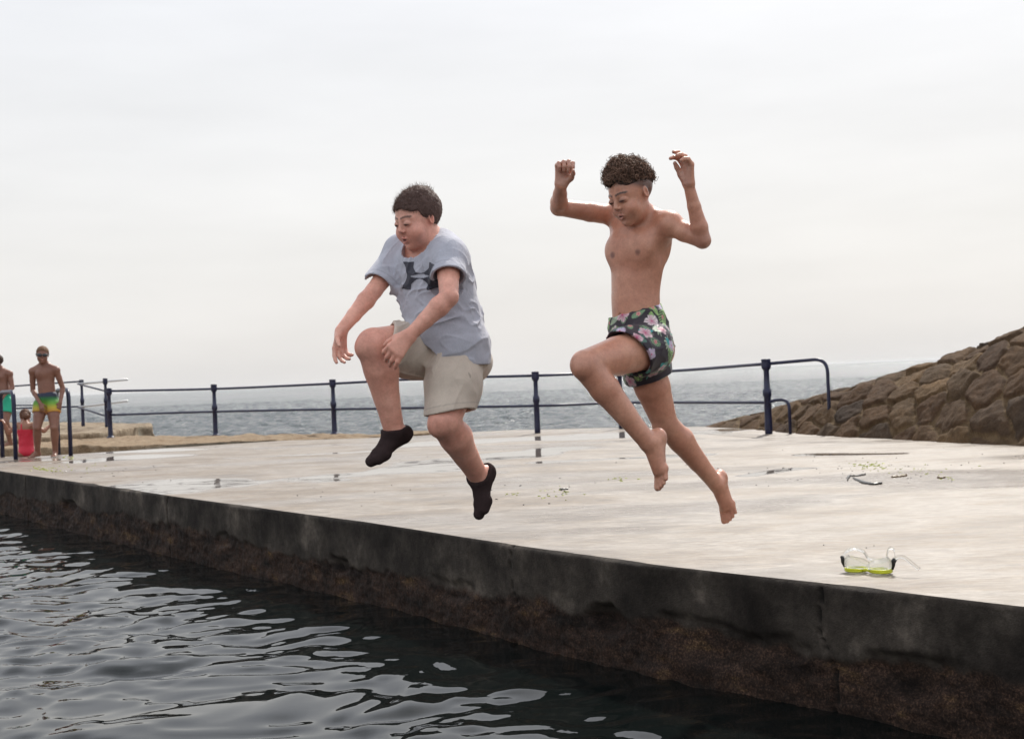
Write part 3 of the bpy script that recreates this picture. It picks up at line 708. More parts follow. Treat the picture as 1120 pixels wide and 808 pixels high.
def path(pts, n=14):            # smooth path through points (Catmull-Rom)
    P_ = [np.asarray(p, float) for p in pts]; P_ = [2*P_[0]-P_[1]]+P_+[2*P_[-1]-P_[-2]]; o = []
    for i in range(1, len(P_)-2):
        for t in np.linspace(0, 1, n, endpoint=False):
            o.append(.5*((2*P_[i])+(-P_[i-1]+P_[i+1])*t+(2*P_[i-1]-5*P_[i]+4*P_[i+1]-P_[i+2])*t*t+(-P_[i-1]+3*P_[i]-3*P_[i+1]+P_[i+2])*t**3))
    return o+[P_[-2]]
def rpt(i, z): return posts_xy[i]+A(0, 0, z)
end_b = lowpx(908, 473.5, 14.5); mid_b = lowpx(864.5, 474.5, 14.7)
mid_top = lerp(posts_xy[3], posts_xy[4], .0)
top = [rpt(0, .772), rpt(1, .738), rpt(2, .743), P(475, 413.6, 18.7), rpt(3, .738), rpt(4, .738), P(735, 405.6, 17.4), rpt(5, .762)]
b = MB(); pts = path(top, 8)
e_top = end_b+A(0, 0, .785); knee_ = [e_top+unit(rpt(5, .79)-e_top)*.14, e_top+A(0, 0, -.14)]
pts += [lerp(rpt(5, .762), knee_[0], t) for t in (.3, .6, .9)]+bez(knee_[0], e_top, knee_[1], 9)+[end_b+A(0, 0, .3), end_b+A(0, 0, -.02)]
b.tube(pts, .0185, 10); b.build('top_rail', navy.m, rail)
bot = [rpt(0, .383), rpt(1, .384), rpt(2, .372), rpt(3, .351), rpt(4, .335), rpt(5, .343)]
b = MB(); pts = path(bot, 8); e2 = mid_b+A(0, 0, .37); k2_ = [e2+unit(rpt(5, .37)-e2)*.10, e2+A(0, 0, -.10)]
pts += [lerp(rpt(5, .36), k2_[0], .6)]+bez(k2_[0], e2, k2_[1], 8)+[mid_b+A(0, 0, -.02)]
b.tube(pts, .0175, 10); b.build('lower_rail', navy.m, rail)

# railing on the jetty block, with pale pipe rails crossing its posts
p1 = lowpx(91, 466, 27.4); p2 = lowpx(117, 467, 25.7)
jr = empty('jetty_railing', p1+A(0, 0, BZ)); tag(jr, 'short blue-posted railing with pale pipe rails standing on the tan jetty block at left', 'railing')
for p_, h_ in ((p1, .93), (p2, .92)): post(jr, p_+A(0, 0, BZ), h_, .85, False)
def pipe(name, a, b_, r, mat): q = MB(); q.tube([a, lerp(a, b_, .5), b_], r, 10); return q.build(name, mat, jr)
for dy in (0, 29.5):
    pipe('rail', P(-60, 427.5+dy*.72, 29), P(89, 417.0+dy*.93, 27.3), .017, navy.m)
    pipe('rail', P(86, 419.8+dy*.86, 26.5), P(139.5, 415.0+dy*.79, 26.2), .021, galv.m)
    pipe('rail', P(85, 419.8+dy*.86, 26.5), P(115.5, 427.6+dy*.92, 25.7), .016, navy.m)
    pipe('rail', P(-60, 444+dy*.9, 29), P(50, 443.0+dy*.9, 28), .013, navy.m) if dy == 0 else None

# ladder handrails at the pool edge
def hoop(a, c, h, lean, label):
    t = MB(); up = A(0, 0, 1); ta, tc_ = a+up*h, c+up*h
    k = .16*unit(tc_-ta) if np.linalg.norm(tc_-ta) > .35 else (tc_-ta)*.45
    pts = [a-up*.02, a+up*h*.5, ta-up*.16]+bez(ta-up*.14, ta, ta+k, 8)+bez(tc_-k, tc_, tc_-up*.14, 8)+[c+up*h*.5, c-up*.02]
    t.tube(pts, .026, 12); o = t.build('ladder_handrail', navy.m, origin=lerp(a, c, .5)); tag(o, label, 'handrail', 'navy handrails of the pool ladder'); return o
hoop(G(3, 500), G(16.5, 502.5)+A(.02, -.03, 0), .80, 0, 'navy hoop handrail at the far left, beside the girl in the red swimsuit')
hoop(G(57, 497)+A(0, .25, 0), G(77.5, 498.5), .80, 0, 'navy hoop handrail right behind the boy in rainbow trunks')
# ------------------------------------------------------------------ people: materials
def skin_mat(name, spec_r=.42, wet=.0):
    k = Mt(name); c = k.attr('Col', 'Color'); n = k.noise(45, 5, .6); n2 = k.noise(9, 3, .5); n3 = k.noise(420, 2, .5)
    c = k.mix(.45, c, k.ramp(n, [(.3, (.74, .66, .64)), (.5, (.98, .96, .96)), (.65, (1.14, 1.16, 1.16))]), 'MULTIPLY')
    c = k.mix(.25, c, k.ramp(k.noise(150, 4, .7), [(.35, (.72, .66, .64)), (.6, (1.1, 1.1, 1.1))]), 'MULTIPLY')
    c = k.mix(.6, c, k.ramp(n2, [(.35, (.84, .70, .66)), (.65, (1.08, 1.1, 1.1))]), 'MULTIPLY')
    k.set(Base_Color=c, Roughness=k.ramp(n, [(.3, spec_r-.1), (.7, spec_r+.12)]), Subsurface_Weight=.10, Subsurface_Scale=.02)
    k.b.inputs['Subsurface Radius'].default_value = (1, .35, .2)
    if wet: k.set(Coat_Weight=wet, Coat_Roughness=.22)
    k.bump(k.mix(.5, n, n3), .35, .006); return k.m
skin_fair = skin_mat('skin fair', .45, .06); skin_brown = skin_mat('skin brown', .40, .3)
def cloth_mat(name, scale=900, b=.35, rough=.85, var=.12, sheen=.2, fold=False):
    k = Mt(name); c = k.attr('Col', 'Color'); n = k.noise(scale, 2, .6); n2 = k.noise(22, 5, .6)
    c = k.mix(.5, c, k.ramp(n, [(.35, (1-var*2,)*3), (.65, (1+var,)*3)]), 'MULTIPLY'); c = k.mix(.5, c, k.ramp(n2, [(.35, (1-var,)*3), (.65, (1.05,)*3)]), 'MULTIPLY')
    k.set(Base_Color=c, Roughness=rough, Sheen_Weight=sheen); bb = k.n('ShaderNodeBump'); bb.inputs['Strength'].default_value = .55; bb.inputs['Distance'].default_value = .010 if fold else .0
    k.l(k.noise(17, 3, .55, k.coord((1, 1, .45), (R(20), R(35), 0)), 1.2), bb.inputs['Height']); k.bump(n, b, .002, bb.outputs[0]); return k.m
m_shirt = cloth_mat('marl jersey', 650, .3, .9, .16, fold=True); m_short = cloth_mat('woven cotton', 700, .4, .9, .14, fold=True); m_sock = cloth_mat('sock knit', 500, .5, .95, .2, 0.)
m_sock.node_tree.nodes['Principled BSDF'].inputs['Specular IOR Level'].default_value = .1
m_swim = cloth_mat('printed swim fabric', 800, .2, .6, .06, .1); m_print = cloth_mat('chest print', 600, .2, .7, .1)
hm = Mt('hair'); hc = hm.attr('Col', 'Color'); hn = hm.noise(260, 3, .6)
hm.set(Base_Color=hm.mix(.6, hc, hm.ramp(hn, [(.35, (.5, .5, .5)), (.65, (1.4, 1.35, 1.3))]), 'MULTIPLY'), Roughness=.62, Specular_IOR_Level=.25); hm.bump(hn, .6, .006); m_hair = hm.m

def fold_fn(axis_dir, freq, amp, seed, cen=None, rad=None, warp=.03):
    """sharp-crested soft folds running along axis_dir"""
    a = unit(axis_dir); t = unit(np.cross(a, A(.3, .8, .5))); w = np.cross(a, t)
    def fn(p, D):
        q = np.stack([p@a*freq*.28, p@t*freq, p@w*freq], 1)+warp*30*np.stack([vnoise(p*6, seed+k) for k in range(3)], 1)*.35
        n = vnoise(q, seed+5); r = 1-np.abs(n)*2.2; r = np.where(r > 0, r**2, r*.25)
        m_ = 1.
        if cen is not None: m_ = 1-sstep(.5, 1.1, np.linalg.norm(p-cen, axis=1)/rad)
        return D-(amp*r*m_).astype(np.float32)
    return fn
def plane_cut(o, n, k=.003):    # keep the side the normal points away from
    n = unit(n)
    return lambda p, D: np.maximum(D, ((p-o)@n).astype(np.float32))

def strands(pts, nrm, ln, r0, lean, jit=.5, seed=1):
    g = np.random.default_rng(seed); V = []; F = []
    for p, n in zip(pts, nrm):
        d = unit(n*.7+lean+g.normal(0, jit, 3)*.5); sd2 = unit(np.cross(d, g.normal(0, 1, 3))); L = ln*g.uniform(.5, 1.3); b = len(V)
        cv = g.normal(0, .25, 3)*L
        for i, t in enumerate((0, .5, 1)):
            c = p+d*L*t+cv*t*t; w = r0*(1-.85*t)
            s3 = np.cross(d, sd2); V += [c+sd2*w, c-sd2*w*.5+s3*w*.87, c-sd2*w*.5-s3*w*.87]
            if i: 
                for k in range(3): F.append((b+3*(i-1)+k, b+3*(i-1)+(k+1) % 3, b+3*i+(k+1) % 3, b+3*i+k))
    return np.array(V), np.array(F)
def curls(pts, nrm, seed=1, R0=(.005, .0105), th=.0012):
    g = np.random.default_rng(seed); V = []; F = []
    for p, n in zip(pts, nrm):
        n = unit(n+g.normal(0, .35, 3)); a = unit(np.cross(n, g.normal(0, 1, 3))); c = np.cross(n, a); Rr = g.uniform(*R0); turns = g.uniform(1.2, 2.1); L = g.uniform(.006, .024)
        m_ = 13; ph = g.uniform(0, 6.3); pts_ = []
        for i in range(m_):
            t = i/(m_-1); an = ph+turns*2*math.pi*t; rr = Rr*(.7+.3*t)
            pts_.append(p+n*(L*t)+a*math.cos(an)*rr+c*math.sin(an)*rr)
        pts_ = np.array(pts_); b = len(V)
        for i in range(m_):
            t = unit(pts_[min(i+1, m_-1)]-pts_[max(i-1, 0)]); u_ = unit(np.cross(t, n+.01)); w = np.cross(t, u_)
            r_ = th*(1-.4*i/m_)
            V += [pts_[i]+u_*r_, pts_[i]-u_*r_*.5+w*r_*.87, pts_[i]-u_*r_*.5-w*r_*.87]
            if i:
                for k in range(3): F.append((b+3*(i-1)+k, b+3*(i-1)+(k+1) % 3, b+3*i+(k+1) % 3, b+3*i+k))
    return np.array(V), np.array(F)
def pick(V, N, mask, n, seed): 
    i = np.nonzero(mask)[0]; g = np.random.default_rng(seed); i = g.choice(i, min(n, len(i)), replace=False); return V[i], N[i]

# ================================================================== boy in the grey T-shirt
YA = 4.9
a_ = lambda px, py, d=0.: P(px, py, YA+d)
jA = dict(pel=a_(490, 384, .02), nek=a_(471, 268, .0), shL=a_(490, 282, -.09), elL=a_(491, 325, -.25), wrL=a_(449, 366, -.27),
          shR=a_(440, 276, .10), elR=a_(409, 318, -.03), wrR=a_(373.5, 361, -.14), hpL=a_(501, 388, -.06), hpR=a_(479, 380, .07),
          knL=a_(486, 461, -.20), anL=a_(523, 520, .02), knR=a_(409, 378, -.17), anR=a_(431, 470, -.10))
fpA = Fr(jA['pel'], 50, 4); fcA = Fr(jA['nek'], 46, 18, 0)
hdA = Fr(a_(464, 270.5, -.045), 50, 17, 3, .207)
def limbs_A(b, hands=True):
    j = jA
    leg(b, j['hpL'], j['knL'], j['anL'], 1.05, (.090, .078, .056, .058, .035), back=A(.7, .5, .1))
    leg(b, j['hpR'], j['knR'], j['anR'], 1.05, (.092, .082, .062, .061, .035), back=A(.8, .5, .0))
    arm(b, j['shL'], j['elL'], j['wrL'], 1, (.044, .0365, .034, .035, .0225), lerp(j['nek'], j['pel'], .22)+fcA.M@A(.05, 0, 0))
    arm(b, j['shR'], j['elR'], j['wrR'], 1, (.044, .036, .031, .032, .021), lerp(j['nek'], j['pel'], .22)-fcA.M@A(.05, 0, 0))
B = Blob(); torso(B, jA['pel'], jA['nek'], fpA, fcA, 1.0, .3); limbs_A(B)
B.cap(jA['nek']+A(0, 0, -.03), hdA.p(0, -.04, .28), .062, .056, .03)
for s9, sh in ((1, 'shL'), (-1, 'shR')): B.cap(jA['nek']+A(0, 0, .0), jA[sh]+A(0, 0, .015), .045, .04, .05)
head(B, hdA, .9, .8)
hand(B, jA['wrL'], A(-.62, -.10, -.62), A(-.30, .8, -.45), 'L', .158, per=[(34, 44, 28), (30, 36, 22), (24, 30, 18), (14, 24, 14)], spread=7, thumb=(.85, .48, .3), tcurl=12, r=1.12)
hand(B, jA['wrR'], A(-.12, -.10, -1), A(.70, -.68, 0), 'R', .140, per=[(14, 18, 10), (26, 26, 16), (34, 30, 18), (42, 32, 20)], spread=5, thumb=(.7, .5, .7), tcurl=14, r=1.1)
foot(B, jA['anL'], A(-.33, -.36, -.90), A(-.75, -.45, .35), .205, 1.0, toes=False)
foot(B, jA['anR'], A(-.80, -.50, -.45), A(-.35, -.25, .9), .205, 1.0, toes=False)
V, F = B.build(.003); V = relax(V, F, 1, .5)
col = np.tile(A(.82, .43, .325), (len(V), 1))
for c, r, rgb, am in ((jA['knL'], .06, (.64, .29, .22), .6), (jA['knR'], .07, (.66, .31, .24), .6), (jA['elL'], .05, (.64, .31, .24), .5), (hdA.p(.2, .2, .33), .05, (.70, .32, .25), .6), (hdA.p(-.2, .2, .33), .05, (.70, .32, .25), .6)):
    col = paint(col, V, c, (r,)*3, rgb, None, .8, am)
for k_e in (-1, 1): col = paint(col, V, hdA.p(k_e*.36, -.05, .46), (.02, .02, .03), (.74, .30, .22), None, .6, .7)
col = face_paint(col, V, hdA, (.60, .22, .19), (.10, .05, .035), (.48, .24, .18), .8)
col = paint(col, V, lerp(jA['wrR'], jA['wrR']+A(0, 0, -.1), 1), (.06, .06, .1), (.74, .46, .37), None, .5, .5)
boyA = mk('person', V, F, skin_fair, origin=A(jA['pel'][0], jA['pel'][1], V[:, 2].min()), col=col)
tag(boyA, 'boy leaping in mid-air in a grey-blue T-shirt, beige shorts and dark ankle socks, arms forward', 'person', 'two boys jumping into the pool')

# hair
def hair_cap(f, infl, line, z0=.64, extra=None, noise=.006, seed=3, h=.003):
    b = Blob(); b.ell(f.p(0, -.07, .64), A(.335+infl*.62, .415+infl*.7, .36+infl*.9)*f.s, f.M, .001)
    b.ell(f.p(0, .10, .60), A(.285+infl*.7, .24+infl, .265+infl)*f.s, f.M, .05*f.s)
    if extra: extra(b)
    def cut(p, D):
        q = f.inv(p); return np.maximum(D, ((line(q)-q[:, 2])*f.s*.85).astype(np.float32))
    b.post.append((lambda p, D: D-noise*fbm(p*A(1, 1, 1)*95, 3, seed).astype(np.float32), .02)); b.post.append((cut, .045))
    return b.build(h)
def lineA(q):
    y = q[:, 1]; l = np.interp(y, [-.6, -.42, -.2, -.10, -.02, .10, .16, .24, .34, .5], [.12, .18, .26, .40, .50, .54, .66, .70, .735, .76]); return l+.015*np.sin(q[:, 0]*25)+.03*fbm(q*A(9, 9, 3), 3, 77)
def xA(b): b.ell(hdA.p(.0, -.16, .93), A(.20, .20, .09)*hdA.s, hdA.M, .06*hdA.s)
V, F = hair_cap(hdA, .036, lineA, extra=xA, noise=.0018); N = vnormals(V, F)
hA = mk('hair', V, F, m_hair, boyA, col=np.tile(A(.115, .072, .062), (len(V), 1)))
q = hdA.inv(V); mk_ = (q[:, 2] > lineA(q)+.02)
pts, nr = pick(V, N, mk_, 5200, 5); SV, SF = strands(pts-nr*.002, nr, .0095, .0007, hdA.M@A(-.1, 1.0, -.15), .3, 6)
nh = (np.abs(q[:, 2]-lineA(q)-.012) < .03) & (q[:, 1] > -.3); p2, n2 = pick(V, N, nh, 900, 15); S2v, S2f = strands(p2-n2*.001, n2, .010, .0007, hdA.M@A(0, .5, -1.4), .35, 16)
p3_, n3_ = pick(V, N, q[:, 2] > .85, 320, 17); S3v, S3f = strands(p3_, n3_, .015, .0006, hdA.M@A(.1, .1, .8), .6, 18)
SF = np.vstack([SF, S2f+len(SV), S3f+len(SV)+len(S2v)]); SV = np.vstack([SV, S2v, S3v])
cs = np.tile(A(.15, .092, .074), (len(SV), 1)); cs *= np.repeat(rng.uniform(.6, 1.7, len(SV)//9), 9)[:, None]
mk('hair_strands', SV, SF, m_hair, hA, col=cs)

# T-shirt
def shirt():
    j = jA; b = Blob(); T = 1.06
    e = lambda t, off, r, M, k: b.ell(lerp(j['pel'], j['nek'], t)+M@(A(*off)), A(*r), M, k)
    e(.90, (0, -.004, -.005), (.135, .100, .080), fcA.M, .04)
    e(.70, (0, .006, 0), (.150, .118, .13), fcA.M, .05)
    e(.42, (0, .012, 0), (.158, .132, .14), fpA.M, .05)
    e(.16, (0, .014, 0), (.164, .142, .13), fpA.M, .05)
    e(-.10, (-.0, .016, 0), (.166, .136, .10), fpA.M, .04)
    for sh, el, sg in ((j['shL'], j['elL'], 1), (j['shR'], j['elR'], -1)):
        c = lerp(j['nek'], j['pel'], .22)+fcA.M@A(.06*sg, 0, 0)
        b.cap(c, sh, .076, .060, .04); b.cap(j['nek']+fcA.M@A(.045*sg, -.01, .005), sh+A(0, 0, .008), .046, .050, .04)
    b.cap(j['shL'], lerp(j['shL'], j['elL'], .62), .060, .062, .03); b.cap(j['shR'], lerp(j['shR'], j['elR'], .95), .058, .056, .03)
    b.cap(j['hpL']+A(0, 0, .03), j['hpL']+A(-.004, 0, -.05), .110, .106, .03); b.cap(j['hpR']+A(0, 0, .03), j['hpR']+A(0, 0, -.03), .108, .106, .03)
    # folds
    b.post.append((fold_fn(A(-.85, -.2, -.35), 19, .0065, 101, lerp(j['pel'], j['nek'], .15), .36), .03))
    b.post.append((fold_fn(A(-.9, -.1, .35), 27, .0048, 111, lerp(j['pel'], j['nek'], .35), .26), .03))
    b.post.append((fold_fn(A(-.35, -.1, -.9), 26, .0065, 121, a_(452, 285, -.1), .16), .03))
    b.post.append((fold_fn(unit(j['elR']-j['shR']), 24, .005, 131, lerp(j['shR'], j['elR'], .5), .14), .03))
    h0, h1, h2 = a_(444, 357, -.10), a_(531, 398, -.02), a_(484, 402, -.18)
    n = np.cross(h1-h0, h2-h0); n = n*(-1 if n[2] > 0 else 1)
    zc_ = a_(526, 398, -.06)[2]
    def hem(p, D):
        w = .006*vnoise(p*9, 141); return np.maximum(np.maximum(D, ((p-h0)@unit(n)+w).astype(np.float32)), (zc_-p[:, 2]+w*.6-.03*(p[:, 0]-h1[0])).astype(np.float32))
    b.post.append((hem, .07))
    def cuff(sh, el, t0, tilt):
        d = unit(el-sh); o = lerp(sh, el, t0); nn = unit(d+tilt)
        def fn(p, D):
            v = p-o; al = v@nn; rad = np.linalg.norm(np.cross(p-sh, d), axis=1); near = (rad < .082) & ((p-sh)@d > .03)
            return np.where(near, np.maximum(D, al.astype(np.float32)), D)
        return fn
    b.post.append((cuff(j['shL'], j['elL'], .50, A(0, 0, -.35)), .07)); b.post.append((cuff(j['shR'], j['elR'], .86, A(-.0, 0, .0)), .07))
    # openings: hollow inside hem, cuffs and neck
    def carve(fn_d, th):
        def fn(p, D): return np.maximum(D, -(fn_d(p)+0*D)).astype(np.float32)
        return fn
    def capd(a, c, r):
        d = c-a; L = d@d
        def f(p): t = np.clip((p-a)@d/L, 0, 1); return np.linalg.norm(p-a-t[:, None]*d, axis=1)-r
        return f
    b.post.append((carve(capd(lerp(j['shL'], j['elL'], .42), lerp(j['shL'], j['elL'], .75), .053), 0), .06)); b.post.append((carve(capd(lerp(j['shR'], j['elR'], .68), lerp(j['shR'], j['elR'], 1.2), .049), 0), .06))
    ncen = hdA.p(0, -.02, .12)
    b.post.append((carve(capd(jA['nek']+fcA.M@A(0, .045, -.008), hdA.p(0, .05, .3), .073), 0), .06))
    V, F = b.build(.003, .07); return V, F
V, F = shirt(); V = relax(V, F, 1, .5)
c0 = np.tile(A(.505, .515, .585), (len(V), 1))
stripe = sstep(.2, .7, np.abs(vnoise(V*A(14, 14, 50), 145)))[:, None]; c0 = c0*(1-.08*stripe)
for sh, el, t0 in ((jA['shL'], jA['elL'], .50), (jA['shR'], jA['elR'], .86)):      # cuff seams
    d = unit(el-sh); al = (V-lerp(sh, el, t0))@d; rad = np.linalg.norm(np.cross(V-sh, d), axis=1)
    c0 = c0*(1-.18*((np.abs(al+.020) < .0022) & (rad < .1))[:, None])
shirtA = mk('t_shirt', V, F, m_shirt, boyA, col=c0)
# printed chest emblem laid onto the shirt
bvh = BVHTree.FromPolygons([tuple(v) for v in V], [tuple(int(i) for i in f) for f in F])
lc = a_(459.5, 302, -.12); Fd = fcA.M[:, 1]; Ld = unit(fcA.M[:, 0]*1.0); Ud = np.cross(Ld, Fd); Ud = Ud if Ud[2] > 0 else -Ud
Ld_, Ud_ = Ld*math.cos(R(8))+Ud*math.sin(R(8))*-1, Ud*math.cos(R(8))+Ld*math.sin(R(8)); HW, HH = .088, .045; nn_ = (150, 76)
gu, gv = np.meshgrid(np.linspace(-1, 1, nn_[0]), np.linspace(-1, 1, nn_[1]), indexing='ij')
av = np.abs(gv); outer = .68+.32*av**1.6; inner = np.where(av > .22, .40*np.clip((av-.22)/.4, 0, 1)**.5, -1)
ins = (np.abs(gu) < outer) & (np.abs(gu) > inner) & ~(av < .13*(1-(gu/.45)**2))
LV = []; okm = np.zeros(gu.shape, bool)
for i in range(nn_[0]):
    for k in range(nn_[1]):
        o = lc+Ld_*gu[i, k]*HW+Ud_*gv[i, k]*HH+Fd*.25
        hit = bvh.ray_cast(Vector(o), Vector(-Fd), .6)
        if hit[0] is None: LV.append(o); continue
        LV.append(np.array(hit[0])+np.array(hit[1])*.0012); okm[i, k] = np.linalg.norm(np.array(hit[0])-lc) < .2
LV = np.array(LV); gf = grid_faces(*nn_); mfl = (ins & okm).ravel(); gf = gf[mfl[gf].all(1)]
us_ = np.unique(gf); rmp = np.zeros(len(LV), int); rmp[us_] = np.arange(len(us_))
mk('chest_emblem', LV[us_], rmp[gf], m_print, shirtA, col=np.tile(A(.035, .036, .055), (len(us_), 1)))

# shorts
def shortsA():
    j = jA; b = Blob()
    b.ell(j['pel']+A(0, 0, .01), A(.138, .112, .08), fpA.M, .05); b.ell(j['pel']+fpA.M@A(0, -.03, -.04), A(.146, .122, .10), fpA.M, .04)
    eL = lerp(j['hpL'], j['knL'], .93)+A(.012, .01, 0); eR = lerp(j['hpR'], j['knR'], .86)
    b.cap(j['hpL']+A(-.005, 0, 0), lerp(j['hpL'], eL, .5), .094, .093, .02); b.cap(lerp(j['hpL'], eL, .5), eL, .093, .084, .03)
    b.cap(j['hpR']+A(0, 0, -.012), lerp(j['hpR'], eR, .5)+A(0, 0, -.012), .098, .094, .03); b.cap(lerp(j['hpR'], eR, .5)+A(0, 0, -.012), eR, .094, .090, .03)
    b.post.append((fold_fn(eL-j['hpL']+A(-.06, 0, 0), 17, .005, 151), .03)); b.post.append((fold_fn(eR-j['hpR'], 19, .0045, 161, lerp(j['hpR'], eR, .5), .22), .03))
    def cutleg(a, e, o, nrm_, rad_):
        d = unit(e-a); nrm_ = unit(nrm_)
        def fn(p, D):
            rr = np.linalg.norm(np.cross(p-a, d), axis=1); near = (rr < rad_) & ((p-a)@d > .08)
            return np.where(near, np.maximum(D, ((p-o)@nrm_+.003*vnoise(p*12, 165)).astype(np.float32)), D)
        return fn
    b.post.append((cutleg(j['hpL'], eL, a_(492, 452.5, -.13), A(.12, -.1, -1), .17), .09))
    b.post.append((cutleg(j['hpR'], eR, a_(424.5, 378, -.15), A(-1, -.25, .35), .17), .09))
    def carve(a, c, r0, r1):
        d = c-a; L = d@d
        def fn(p, D): t = np.clip((p-a)@d/L, 0, 1); return np.maximum(D, -(np.linalg.norm(p-a-t[:, None]*d, axis=1)-(r0+(r1-r0)*t))).astype(np.float32)
        return fn
    b.post.append((carve(lerp(j['hpL'], eL, .55), lerp(j['hpL'], eL, 1.25), .074, .070), .075))
    b.post.append((carve(lerp(j['hpR'], eR, .62), lerp(j['hpR'], eR, 1.25), .078, .078), .075))
    return b.build(.003, .09)
V, F = shortsA(); V = relax(V, F, 1, .5)
c0 = np.tile(A(.62, .53, .44), (len(V), 1))
sea1, sea2 = a_(512, 397, -.20), a_(519, 452, -.19); d_, _t = seg_d(V, sea1, sea2); c0 *= (1-.35*(d_ < .0035))[:, None]
e_l = (V-a_(492, 452.5, -.13))@unit(A(.12, -.1, -1)); c0 *= (1-.22*((np.abs(e_l+.022) < .002) & (V[:, 2] < jA['knL'][2]+.12)))[:, None]
mk('shorts', V, F, m_short, boyA, col=c0)

# socks
def sock(an, Fd, Up, shin, name='sock'):
    b = Blob(); foot(b, an, Fd, Up, .222, 1.06, toes=False); b.cap(an, lerp(an, shin, .16), .043, .042, .02)
    for op in range(len(b.ops)): pass
    d = unit(shin-an); Ub = unit(Up-unit(Fd)*np.dot(Up, unit(Fd)))
    b.post.append((lambda p, D: np.maximum(D, ((p-(an+d*.000+Ub*.004))@unit(d-unit(Fd)*.10)).astype(np.float32)), .06))
    b.post.append((lambda p, D: D-.0016*np.sin(p@unit(Fd)*420).astype(np.float32)*0-.0012*vnoise(p*60, 171), .02))
    V, F = b.build(.003, .07); V = relax(V, F, 2, .5); N = vnormals(V, F); V = V+N*.0022
    return mk(name, V, F, m_sock, boyA, col=np.tile(A(.045, .030, .030), (len(V), 1)))
sock(jA['anL'], A(-.33, -.36, -.90), A(-.75, -.45, .35), jA['knL']); sock(jA['anR'], A(-.80, -.50, -.45), A(-.35, -.25, .9), jA['knR'])

# ================================================================== boy in the flowered swim shorts
YB = 4.75
b_ = lambda px, py, d=0.: P(px, py, YB+d)
jB = dict(pel=b_(698, 374, .02), nek=b_(702, 236, .0), shL=b_(733, 246, -.10), elL=b_(768.5, 263, -.16), wrL=b_(753.5, 203, -.20),
          shR=b_(673, 236, .09), elR=b_(611, 227, .02), wrR=b_(613.5, 203, -.09), hpL=b_(709, 380, -.07), hpR=b_(700, 384, .08),
          knL=b_(640, 399, -.28), anL=b_(710, 485, -.22), knR=b_(727, 462, .14), anR=b_(784, 530, .30))
fpB = Fr(jB['pel'], 52, -4); fcB = Fr(jB['nek'], 44, 2, 0)
hdB = Fr(b_(700, 243.5, -.06), 52, 21, -2, .202)
B = Blob(); torso(B, jB['pel'], jB['nek'], fpB, fcB, .92, .0, A(-.014, 0, 0), .91)
j = jB
leg(B, j['hpL'], j['knL'], j['anL'], 1, (.074, .065, .049, .048, .029), back=A(.6, .3, -.6))
leg(B, j['hpR'], j['knR'], j['anR'], 1, (.074, .063, .045, .046, .027), back=A(.8, .5, .3))
arm(B, j['shL'], j['elL'], j['wrL'], .95, (.035, .0325, .0285, .0285, .0180), lerp(j['nek'], j['pel'], .2)+fcB.M@A(.05, 0, 0), .025)
arm(B, j['shR'], j['elR'], j['wrR'], .95, (.035, .0325, .030, .0300, .0195), lerp(j['nek'], j['pel'], .2)-fcB.M@A(.05, 0, 0), .025)
B.cap(j['nek']+A(0, 0, -.03), hdB.p(0, -.05, .28), .046, .044, .03)
for sh in ('shL', 'shR'):
    B.cap(j['nek']+A(0, 0, .012), j[sh]+A(0, 0, .012), .028, .026, .035)
    B.cap(j['nek']+fcB.M@A(.01 if sh == 'shL' else -.01, .052, -.03), j[sh]+A(0, 0, .010), .009, .009, .014)       # collar bones
B.ell(lerp(j['pel'], j['nek'], .20)+fpB.M@A(0, .072, 0)+A(-.010, 0, 0), A(.006, .014, .007), fpB.M, .004, True)
head(B, hdB, 0, .05)
hand(B, jB['wrR'], A(.18, -.12, 1), A(.25, -.95, 0), 'R', .140, per=[(62, 78, 40), (64, 80, 42), (66, 80, 44), (70, 80, 44)], spread=5, thumb=(.5, .3, .85), tcurl=34, r=1.1)
hand(B, jB['wrL'], A(-.04, -.05, 1), A(-.9, -.45, .1), 'L', .145, per=[(30, 44, 30), (20, 38, 28), (28, 42, 28), (40, 44, 28)], spread=8, thumb=(.9, .22, .4), tcurl=14, r=1.18)
foot(B, jB['anL'], A(-.14, -.18, -1), A(-.90, -.38, .1), .222)
foot(B, jB['anR'], A(.09, -.12, -1), A(-.62, -.75, .1), .218)
V, F = B.build(.0028); V = relax(V, F, 1, .5); N = vnormals(V, F)
col = np.tile(A(.63, .315, .21), (len(V), 1))
for c, r, rgb, am in ((j['knL'], .05, (.34, .165, .12), .5), (j['knR'], .045, (.34, .165, .12), .5), (j['elL'], .04, (.34, .17, .13), .5),
                      (lerp(j['nek'], j['pel'], .3)+fcB.M@A(.055, .09, 0), .011, (.24, .11, .085), .9), (lerp(j['nek'], j['pel'], .3)+fcB.M@A(-.055, .09, 0), .011, (.24, .11, .085), .9)):
    col = paint(col, V, c, (r,)*3, rgb, None, .5, am)
for an, Fd, Up in ((jB['anL'], A(-.14, -.18, -1), A(-.90, -.38, .1)), (jB['anR'], A(.09, -.12, -1), A(-.62, -.75, .1))):        # lighter soles
    Fd = unit(Fd); Up = unit(Up-Fd*np.dot(Up, Fd)); near = np.linalg.norm(V-(an+Fd*.07), axis=1) < .17
    w = near*sstep(.15, .7, -(N@Up))*sstep(-.02, -.05, 0*N[:, 0]-.06)*((V-an)@Up < -.02); col = col*(1-w[:, None]*.75)+A(.50, .29, .22)*w[:, None]*.75
for wr, pn, D_ in ((jB['wrR'], A(.25, -.95, 0), A(.18, -.12, 1)), (jB['wrL'], A(-.9, -.45, .1), A(-.04, -.05, 1))):
    near = np.linalg.norm(V-(wr+unit(D_)*.08), axis=1) < .085; w = near*sstep(.1, .6, N@unit(pn)); col = col*(1-w[:, None]*.6)+A(.46, .25, .19)*w[:, None]*.6
